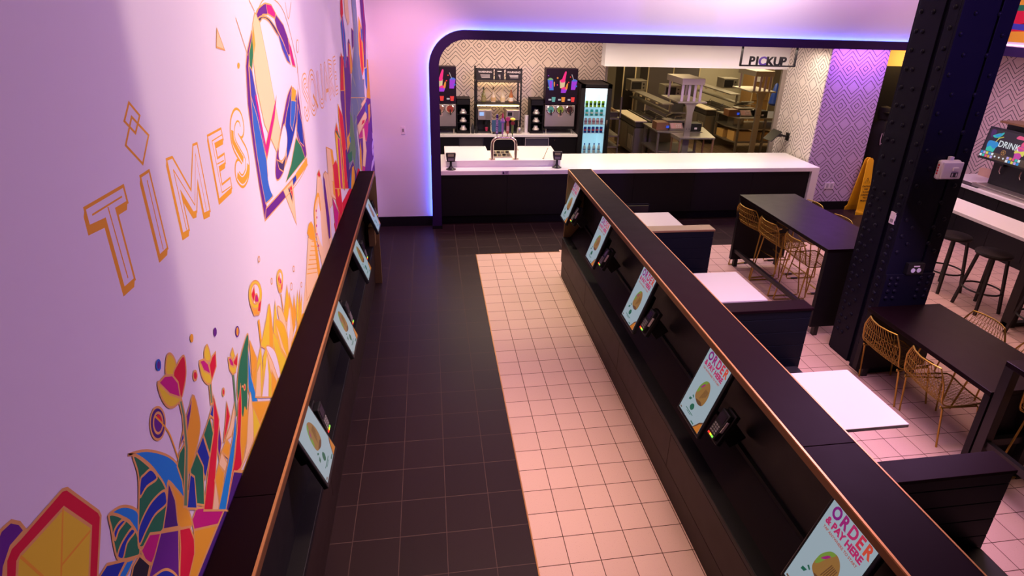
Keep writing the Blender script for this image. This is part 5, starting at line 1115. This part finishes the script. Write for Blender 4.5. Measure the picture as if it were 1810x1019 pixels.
# wet floor sign
t = thing('wet_floor_sign', (6.92, 3.22, 0), 'yellow folding wet floor sign by the lilac wallpaper panel', 'floor sign')
yel = mat('yellow_plastic', (.88, .50, .01), .5)
for s in (-1, 1):
    b = MB(); b.ext([(-.13, s*.14, 0), (.13, s*.14, 0), (.13, s*.14, .06), (.105, s*.12, .10), (.06, s*.025, .96), (.03, s*.02, 1.0), (-.03, s*.02, 1.0), (-.06, s*.025, .96), (-.105, s*.12, .10), (-.13, s*.14, .06)], (0, s*.015, 0), yel); build('panel', b, t, bevel=.004)
b = MB(); bk = mat('sign_print_black', (.03, .02, .01), .6); Mx = lambda z: Matrix.Translation((0, -.158 + (z-.0)*.12, z)) @ Matrix.Rotation(math.radians(83), 4, 'X')
for i, w_ in enumerate(('CAUTION', 'WET', 'FLOOR', 'CUIDADO', 'PISO', 'MOJADO')): b.text(w_, .038, bk, Mx(.50-i*.05), 1, .0005, .0008)
b.tube([(-.05, -.087, .57), (.05, -.087, .57), (0, -.077, .66)], .004, bk, 4, True); b.text('!', .05, bk, Mx(.585), 1, .0005)
build('lettering', b, t)
# shirt display in the hallway
t = thing('shirt_display', (7.90, 4.30, 0), 'black shirt with pale skull print below a black cap, in the back hallway', 'clothes display')
blk = mat('black_cloth', (.012, .010, .012), .85)
b = MB(); b.lathe([(.10, .0), (.12, .3), (.17, .75), (.20, 1.15), (.19, 1.30), (.09, 1.42), (.05, 1.47)], blk, n=18); build('shirt', b, t, smooth=True)
b = MB(); b.lathe([(.09, 1.47), (.11, 1.54), (.115, 1.62), (.09, 1.69), (.0001, 1.72)], blk, n=16).box(-.09, -.20, 1.60, .09, -.05, 1.615, blk); build('cap', b, t, smooth=True)
b = MB(); pm = mat('pale_skull_print', (.80, .62, .70), .7); y = -.205
E_ = lambda cx, cz, rx, rz, m_, yy: b.poly([(cx+rx*math.cos(a*PI/8), yy, cz+rz*math.sin(a*PI/8)) for a in range(16)], m_)
E_(0, 1.22, .085, .095, pm, y); b.box(-.05, y-.001, 1.09, .05, y+.02, 1.15, pm); E_(-.035, 1.20, .024, .026, blk, y-.003); E_(.035, 1.20, .024, .026, blk, y-.003); b.poly([(0, y-.003, 1.18), (.012, y-.003, 1.155), (-.012, y-.003, 1.155)], blk)
for k in range(5): b.box(-.04+k*.018, y-.003, 1.105, -.037+k*.018, y-.002, 1.14, blk)
for s in (-1, 1): b.tube([(s*.10, y, 1.02), (s*.12, y, 1.12), (s*.115, y, 1.24)], .008, pm, 5)
b.box(-.09, y-.001, 1.035, .09, y, 1.055, pm); build('skull_print', b, t)
b = MB(); b.tube([(.30, 0, 0), (.30, 0, 1.75)], .02, blackm_m).tube([(.30, 0, 1.5), (.16, -.02, 1.38)], .03, blackm_m).lathe([(.0001, 1.75), (.05, 1.80), (.04, 1.9), (.0001, 1.92)], blackm_m, (.30, 0, 0), 10); build('stand', b, t)
# ---------------------------------------------------------------- drink station at the right
t = thing('drink_counter', (7.98, .4, 0), 'white topped black drink counter against the right wall', 'counter')
bx('counter_top', (-.42, -5, .855, .46, 2.1, .90), white_m, t, bevel=.003)
b = MB(); [b.box(-.39, -5+k*.59, .1, -.36, -5+(k+1)*.59-.006, .85, black_m) for k in range(12)]; b.box(-.37, -5, 0, .45, 2.08, .85, black_m); build('cabinet', b, t)
bx('backsplash', (.36, -5, .90, .45, 2.05, 1.02), mat('tan_backsplash', (.62, .40, .28), .5), t)
t = thing('drink_machine', (7.95, 1.35, .90), 'black drink machine with a wide DRINK touch screen on the right counter', 'drink machine')
b = MB(); b.box(-.26, -1.0, 0, .30, .55, .035, blackp_m).box(-.05, -.9, .03, .30, .50, .50, blackp_m).box(.10, -1.0, .4, .34, .62, .96, blackp_m); build('body', b, t, bevel=.006)
bx('drip_tray', (-.32, -1.05, .0, -.26, .50, .06), steel_m, t, bevel=.003)
bx('grille', (-.25, -1.0, .035, -.06, .5, .045), dsteel_m, t)
for yy in (.33, .0, -.35, -.7):
    b = MB(); b.box(-.12, yy-.05, .36, -.05, yy+.05, .42, blackp_m).tube([(-.09, yy, .36), (-.10, yy, .28), (-.07, yy, .24)], .012, chrome_m, 8); build('nozzle', b, t)
bx('top_bar', (-.05, -1.0, .955, .32, .62, .985), mat('bronze_wood_cap', (.22, .12, .05), .35), t)
Ms = frameM((7.80, 2.02, 1.33), (0, -1, 0), Vector((.05, 0, .42)))
sc = thing('drink_screen', (0, 0, 0), 'black touch screen reading DRINK with a row of coloured tiles', 'screen'); sc.matrix_basis = Ms
bx('housing', (-.03, 0, -.03, 1.0, .05, .46), blackp_m, sc, bevel=.005)
bx('screen', (0, -.002, 0, .97, 0, .43), em('drink_screen_dark', (.008, .006, .016), 1), sc)
D = {k: em('drink_' + k, c, .9) for k, c in (('blue', (.01, .25, .62)), ('aqua', (.02, .50, .42)), ('white', (.75, .8, .85)), ('pink', (.75, .08, .22)), ('yellow', (.70, .62, .10)), ('mag', (.55, .05, .35)), ('purple', (.05, .01, .10)), ('lilac', (.45, .35, .80)), ('orange', (.65, .30, .06)), ('brown', (.07, .035, .02)))}
b = MB(); q = lambda P, c: b.poly([(px, -.003-.0003*len(b.f), pz) for px, pz in P], D[c])
q([(.0, .0), (.97, 0), (.97, .10), (.0, .10)], 'brown')
q(smooth([(.03, .42), (.10, .41), (.10, .34), (.06, .30), (.03, .34)], True), 'purple')
q(smooth([(.07, .33), (.11, .31), (.17, .32), (.22, .37), (.23, .41), (.19, .39), (.15, .38), (.10, .35)], True), 'aqua'); q(smooth([(.10, .335), (.15, .325), (.19, .35), (.21, .39), (.15, .37)], True), 'blue')
q([(.05, .10), (.18, .10), (.20, .22), (.04, .22)], 'aqua'); q(smooth([(.035, .20), (.05, .25), (.12, .26), (.20, .25), (.215, .2), (.16, .15), (.10, .18), (.05, .15)], True), 'blue')
q([(.15, .25), (.16, .25), (.19, .31), (.25, .34), (.25, .35), (.18, .32)], 'yellow')
q([(.60+.05*math.cos(a*PI/6), .30+.05*math.sin(a*PI/6)) for a in range(12)], 'pink'); q(smooth([(.44, .37), (.50, .36), (.60, .37), (.62, .40), (.52, .41), (.47, .41)], True), 'pink')
q([(.52, .09), (.61, .09), (.65, .22), (.64, .28), (.54, .27), (.50, .21)], 'mag'); q(smooth([(.50, .16), (.58, .18), (.64, .14), (.65, .22), (.57, .20), (.51, .21)], True), 'yellow'); q(smooth([(.51, .22), (.56, .24), (.64, .23), (.64, .27), (.57, .26), (.52, .27)], True), 'pink')
b.tube([(.34+.035*math.cos(a*PI/6), -.004, .13+.035*math.sin(a*PI/6)) for a in range(12)], .002, D['orange'], 4, True)
for k in range(3): b.tube([(.34-.03*math.cos(k*PI/3), -.004, .13-.03*math.sin(k*PI/3)), (.34+.03*math.cos(k*PI/3), -.004, .13+.03*math.sin(k*PI/3))], .0015, D['orange'], 4)
cs = ['blue', 'lilac', 'yellow', 'blue', 'white', 'white', 'aqua', 'pink', 'orange', 'lilac']
for i in range(10): q([(.005+(i % 5)*.045, .055-(i//5)*.045), (.042+(i % 5)*.045, .055-(i//5)*.045), (.042+(i % 5)*.045, .092-(i//5)*.045), (.005+(i % 5)*.045, .092-(i//5)*.045)], cs[i]); q([(.44+(i % 5)*.045, .055-(i//5)*.045), (.477+(i % 5)*.045, .055-(i//5)*.045), (.477+(i % 5)*.045, .092-(i//5)*.045), (.44+(i % 5)*.045, .092-(i//5)*.045)], cs[9-i])
for px in (.26, .33, .40): q([(px+.014*math.cos(a*PI/5), .05+.014*math.sin(a*PI/5)) for a in range(10)], 'white')
b.text('DRINK', .13, D['white'], TX(.385, -.012, .20), .86, .0005, .0008); build('screen_graphics', b, sc)
bx('menu_board', (8.36, -4, 1.93, 8.44, 1.60, 2.78), mat('menu_black', (.010, .008, .012), .35), label='large dark menu board above the drink machine on the right wall', cat='menu board')
b = MB(); b.box(-.10, -.2, 0, .05, .2, .012, blackp_m); build('black_tray', b, loc=(7.72, 2.15, .90) if 0 else (7.70, 1.92, .90), label='flat black tray at the far end of the drink counter', cat='tray')
# ================================================================ kitchen seen through the pickup opening
def prep_line(ox, oy, w1):
    L = lambda x, y, z=0: (x+ox, y+oy, z)
    t = thing('prep_cabinet', L(4.0, 7.0), 'steel prep cabinet on castors with a pale cutting board, %s line' % w1, 'cabinet', 'prep cabinets in the kitchen')
    bx('body', (0, 0, .14, .30, 1.45, .74), dsteel_m, t, bevel=.004)
    for k in range(2): bx('door', (-.012, .50+k*.47, .16, 0, .95+k*.47, .72), mat('door_steel', (.36, .31, .25), .42, .6), t, bevel=.003)
    b = MB(); b.box(-.012, .03, .16, 0, .46, .72, dsteel_m); [b.box(-.016, .07+k*.09, .22, -.012, .12+k*.09, .55, mat('vent_slat', (.62, .55, .42), .4, .4)) for k in range(4)]; build('vent_panel', b, t)
    bx('drawer_face', (.0, .0, .76, .28, 1.45, .86), mat('dark_steel', (.10, .085, .08), .35, .6), t)
    for xx in (.05, .25):
        for yy in (.06, 1.38):
            b = MB(); b.lathe([(.04, -.015), (.04, .015)], blackm_m, (xx, yy, .05), 10, Matrix.Rotation(PI/2, 4, 'Y')).lathe([(.012, .08), (.012, .15)], steel_m, (xx, yy, 0), 6); build('castor', b, t)
    bx('cutting_board', (-.03, -.02, .88, .26, 1.47, .905), mat('pale_board', (.72, .62, .46), .5), t, bevel=.003)
    # pan rail
    t = thing('pan_rail', L(4.33, 6.95), 'dark steel rail of sunken food pans, %s line' % w1, 'pan rail', 'pan rails in the kitchen')
    b = MB(); b.box(0, 0, 0, .55, 1.6, .84, dsteel_m); b.box(0, 0, .84, .03, 1.6, .90, dsteel_m).box(.52, 0, .84, .55, 1.6, .90, dsteel_m).box(0, 0, .84, .55, .03, .90, dsteel_m); build('body', b, t)
    for k in range(6):
        for j in range(2):
            b = MB(); x0 = .045+j*.24; y0 = .05+k*.255; b.box(x0, y0, .845, x0+.22, y0+.235, .85, mat('pan_dark', (.06, .045, .05), .3, .6)).box(x0, y0, .85, x0+.012, y0+.235, .885, dsteel_m).box(x0+.208, y0, .85, x0+.22, y0+.235, .885, dsteel_m).box(x0, y0, .85, x0+.22, y0+.012, .885, dsteel_m).box(x0, y0+.22, .85, x0+.22, y0+.235, .885, dsteel_m)
            if (k+j) % 3 == 0: b.bar((x0+.05, y0+.05, .90), (x0+.16, y0+.15, .96), .008, .008, chrome_m)
            build('pan', b, t)
    t = thing('over_shelf', L(4.54, 6.9), 'long narrow steel shelf on posts above the pan rail, %s line' % w1, 'shelf', 'over shelves in the kitchen')
    bx('shelf', (0, 0, 1.28, .26, 2.6, 1.31), steel_m, t, bevel=.002); bx('lower_shelf', (.10, 0, 1.08, .30, 2.6, 1.10), dsteel_m, t)
    for yy in (.10, 2.5): bx('post', (.22, yy, .86 if yy < 1 else 0, .26, yy+.04, 1.28), dsteel_m, t)
    for k in range(5): bx('shelf_clip', (-.012, .25+k*.55, 1.25, 0, .40+k*.55, 1.28), mat('pale_clip', (.6, .5, .35), .5), t)
    dk = mat('dark_machine', (.035, .028, .030), .35, .4)
    t = thing('sandwich_press', L(4.60, 6.32, .88), 'dark steel press with raised lid and rods on the work table, %s line' % w1, 'press', 'dark presses in the kitchen')
    bx('base', (0, 0, 0, .34, .50, .12), dk, t, bevel=.01); b = MB(); b.ext([(0, .46, .16), (.34, .46, .16), (.34, .10, .30), (0, .10, .30)], (0, .02, .025), dsteel_m); build('lid', b, t, bevel=.003)
    for q in range(4):
        b = MB(); b.tube([(.02+q*.10, .02, .125), (.02+q*.10, .44, .15)], .008, steel_m, 5); build('rod', b, t)
    b = MB(); b.tube([(.02, 0, .12), (.02, 0, .26), (.32, 0, .26), (.32, 0, .12)], .009, chrome_m, 6); build('handle', b, t)
    if w1 == 'near':
        t = thing('work_table', L(4.13, 5.92), 'steel work table with angled under shelf in the near kitchen line', 'table')
        b = MB(); b.ext([(0, .1, .85), (.25, 0, .85), (.95, 0, .85), (.95, 1.0, .85), (0, 1.0, .85)], (0, 0, .03), dsteel_m); build('tabletop', b, t, bevel=.002)
        b = MB(); b.ext([(0, .2, .42), (.25, .05, .42), (.90, .05, .42), (.90, .98, .42), (0, .98, .42)], (0, 0, .03), dsteel_m); build('under_shelf', b, t)
        for xx in (.03, .88):
            for yy in (.12, .92): bx('leg', (xx, yy, 0, xx+.04, yy+.04, .85), dsteel_m, t)
    # wrapping station
    t = thing('food_scale_printer', L(4.45, 6.15, .88), 'wedge shaped order printer with blue display and pale keys, %s line' % w1, 'printer', 'wedge printers in the kitchen')
    b = MB(); b.ext([(-.02, -.10, 0), (-.02, .25, 0), (-.02, .25, .16), (-.02, .02, .15), (-.02, -.10, .03)], (.30, 0, 0), dsteel_m); build('body', b, t, bevel=.003)
    b = MB(); b.add([(0, -.085, .045), (.26, -.085, .045), (.26, .01, .145), (0, .01, .145)], [(0, 1, 2, 3)], mat('pale_keys_panel', (.65, .38, .35), .5)); build('key_panel', b, t)
    b = MB(); [b.box(.12+i*.04, -.072+j*.025, .065+j*.026, .145+i*.04, -.06+j*.025, .078+j*.026, whitep_m) for i in range(3) for j in range(3)]; build('keys', b, t)
    bx('display', (-.10, -.06, .05, -.04, -.05, .10), em('blue_display', (.03, .10, .8), .7), t)
    bx('side_box', (-.30, -.02, .0, -.03, .25, .16), mat('copper_brown', (.22, .10, .05), .5), t, bevel=.004)
    bx('lid', (-.05, .05, .17, .42, .35, .19), steel_m, t)
    t = thing('black_tub', L(4.86, 6.0, .88), 'black plastic tub on the work table, %s line' % w1, 'tub', 'black tubs in the kitchen')
    b = MB(); b.ext([(0, 0, 0), (.24, 0, 0), (.24, .25, 0), (0, .25, 0)], (0, 0, .16), blackp_m); build('tub', b, t, bevel=.01); bx('label', (.08, -.003, .04, .14, 0, .08), whitep_m, t)
    # pedestal with heated frame
    t = thing('pass_through_stand', L(4.585, 5.55), 'steel T shaped pass-through stand with posts and hood, %s line' % w1, 'stand', 'pass-through stands in the kitchen')
    bx('column', (-.065, 0, 0, .065, .05, 1.54), steel_m, t, bevel=.003)
    b = MB(); b.ext([(-.062, -.006, 1.35), (-.10, -.006, 1.50), (-.16, -.006, 1.54), (.16, -.006, 1.54), (.10, -.006, 1.50), (.062, -.006, 1.35)], (0, .062, 0), steel_m); build('bracket', b, t)
    bx('shelf', (-.31, -.08, 1.545, .30, .85, 1.575), MT['light_steel'] if 'light_steel' in MT else steel_m, t, bevel=.003)
    pm = mat('satin_post', (.62, .50, .66), .4, .3)
    for xx in (-.21, -.07, .05, .17):
        bx('post', (xx-.022, .0, 1.575, xx+.026, .02, 1.91), pm, t)
    for xx in (-.21, .17): bx('post', (xx-.012, .68, 1.575, xx+.02, .71, 1.93), pm, t)
    bx('hood', (-.26, -.05, 1.90, .21, .76, 2.02), mat('light_steel', (.62, .56, .50), .38, .6), t, bevel=.003)
    b = MB(); [b.lathe([(.008, 0), (.008, .004), (.0001, .004)], blackm_m, (s*.03, 0, 1.02), 8, Matrix.Rotation(PI/2, 4, 'X')) for s in (-1, 1)]; build('bolt', b, t)
    if w1 == 'far': return
    t = thing('pass_table', L(4.38, 5.40), 'low steel table under the pass-through stand, %s line' % w1, 'table', 'steel pass tables in the kitchen')
    b = MB(); b.ext([(0, 0, .84), (.76, 0, .84), (1.0, 1.1, .84), (.72, 1.1, .84), (.72, .50, .84), (0, .50, .84)], (0, 0, .03), steel_m); build('tabletop', b, t, bevel=.002)
    for xx in (.01, .72):
        for yy in (.02, .44): bx('leg', (xx, yy, 0, xx+.03, yy+.03, .84), mat('copper_leg', (.42, .24, .16), .4, .6), t)
    bx('side_rail', (0, .0, .80, .02, .48, .84), steel_m, t); bx('lower_shelf', (.03, .03, .38, .70, .45, .40), dsteel_m, t)
prep_line(0, 0, "near"); prep_line(2.45, 1.62, "far")
t = thing('tiered_table', (6.68, 7.55, 0), 'three tier steel table holding cardboard boxes on its lowest shelf', 'table')
for nm_, z in (('tabletop', .85), ('shelf', .60), ('shelf', .265)):
    b = MB(); b.ext([(0, .35, z), (.12, 0, z), (1.7, 0, z), (1.7, 1.0, z), (0, 1.0, z)], (0, 0, .03), steel_m if z > .8 else dsteel_m); build(nm_, b, t, bevel=.002)
for xx, yy in ((.12, .02), (.80, .02), (1.62, .02), (.0, .95), (1.62, .95)): bx('leg', (xx, yy, 0, xx+.05, yy+.04, .85), dsteel_m, t)
t = thing('steel_safe', (6.86, 7.95, .63), 'small plain steel box on the middle shelf of the tiered table', 'box'); bx('case', (0, 0, 0, .28, .30, .20), dsteel_m, t, bevel=.003); bx('door', (.02, -.01, .02, .26, 0, .18), steel_m, t)
for x, y, z, sx, sy, sz, lb in ((6.72, 8.12, .295, .28, .34, .18, 'small cardboard box behind the wide one on the lowest shelf'), (6.78, 7.66, .295, .50, .34, .23, 'wide open cardboard box on the lowest shelf of the tiered table'), (7.50, 7.7, .295, .34, .3, .20, 'cardboard box right of the far stand, cut by the wall')):
    t = thing('cardboard_box', (x, y, z), lb, 'box', 'cardboard boxes in the kitchen')
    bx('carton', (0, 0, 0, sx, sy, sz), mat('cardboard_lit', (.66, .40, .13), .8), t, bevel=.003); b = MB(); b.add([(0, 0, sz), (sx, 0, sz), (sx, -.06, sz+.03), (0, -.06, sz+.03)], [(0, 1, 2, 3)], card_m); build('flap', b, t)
# tall units at the back
for i, (x, y, wd_, h, lb, m_) in enumerate(((5.35, 10.2, .75, 2.5, 'tall steel cabinet with a dark door at the back left of the kitchen', 'mirror_steel'), (6.15, 10.4, .8, 2.5, 'tall steel cabinet beside the first, at the back of the kitchen', 'mirror_steel'), (4.45, 9.6, .35, 2.6, 'narrow tall patterned steel panel in the kitchen', 'dark_pattern'), (8.9, 10.9, .6, 2.3, 'tall brown cabinet at the far right of the kitchen', 'brown'))):
    t = thing('tall_cabinet', (x, y, 0), lb, 'cabinet'); mm = mat('kitchen_' + m_, {'mirror_steel': (.20, .18, .20), 'dark_pattern': (.05, .045, .045), 'brown': (.30, .16, .05)}[m_], .35, .6 if m_ != 'brown' else 0)
    bx('body', (0, 0, 0, wd_, .6, h), mm, t, bevel=.004); bx('door', (.04, -.02, .8, wd_-.04, 0, h-.05), mm, t, bevel=.003); bx('edge_trim', (wd_-.03, -.03, 0, wd_, -.02, h), mat('warm_trim', (.75, .62, .40), .4, .3), t); bx('edge_trim', (0, -.03, 0, .03, -.02, h), MT['warm_trim'], t)
for x, y, z, lb in ((4.45, 8.9, 1.31, 'steel toaster oven on the over shelf, left in the kitchen'), (5.0, 8.0, 1.31, 'pink lit steel oven on the over shelf, beside the posts'), (7.3, 9.6, 1.31, 'dark fronted toaster oven on the far over shelf'),):
    t = thing('toaster_oven', (x, y, z), lb, 'oven', 'ovens on the kitchen shelves')
    bx('case', (0, 0, .0, .42, .4, .26), dsteel_m, t, bevel=.006); bx('door', (.03, -.015, .04, .28, 0, .22), blackm_m, t, bevel=.003)
    for k in range(2):
        b = MB(); b.lathe([(.02, 0), (.018, .02), (.0001, .02)], blackp_m, (.34, 0, .08+k*.09), 10, Matrix.Rotation(PI/2, 4, 'X')); build('knob', b, t)
t = thing('wire_rack', (3.25, 7.2, 0), 'low steel rack of shelves at the far left of the kitchen', 'rack')
for z in (.25, .5, .9): bx('shelf', (0, 0, z, .45, 1.8, z+.03), steel_m if z < .9 else dsteel_m, t)
for xx in (0, .42):
    for yy in (0, 1.77): bx('post', (xx, yy, 0, xx+.03, yy+.03, 1.4), dsteel_m, t)
for k in range(3):
    t2 = thing('produce_tub', (3.3, 7.3+k*.5, .93), 'dark tub of produce on the left kitchen rack, %s from the front' % ('first', 'second', 'third')[k], 'tub', 'tubs on the left rack')
    bx('tub', (0, 0, 0, .36, .4, .12), mat('dark_tub', (.08, .06, .05), .4), t2, bevel=.01)
    b = MB()
    for q_ in range(9): b.lathe([(.0001, -.045), (.035, -.03), (.048, 0), (.035, .03), (.0001, .045)], mat('produce', (.32, .20, .08), .6), (.07+(q_ % 3)*.11, .08+(q_//3)*.12, .13), 8)
    build('produce', b, t2, smooth=True)
t = thing('notice_board', (8.55, 10.86, 1.45), 'white notice with red header on the brown cabinet', 'notice'); bx('paper', (.35, -.01, -.1, .62, 0, .35), whitep_m, t); bx('header', (.35, -.012, .29, .55, -.01, .35), MT['red_print'], t)
b = MB(); b.lathe([(.10, 0), (.14, .05), (.10, .28), (.05, .55), (.0001, .6)], mat('blue_plastic', (.01, .04, .30), .4), n=14); build('blue_mop_bucket', b, loc=(8.75, 9.4, .9), smooth=True, label='tall blue plastic container on the far line, right side', cat='container')
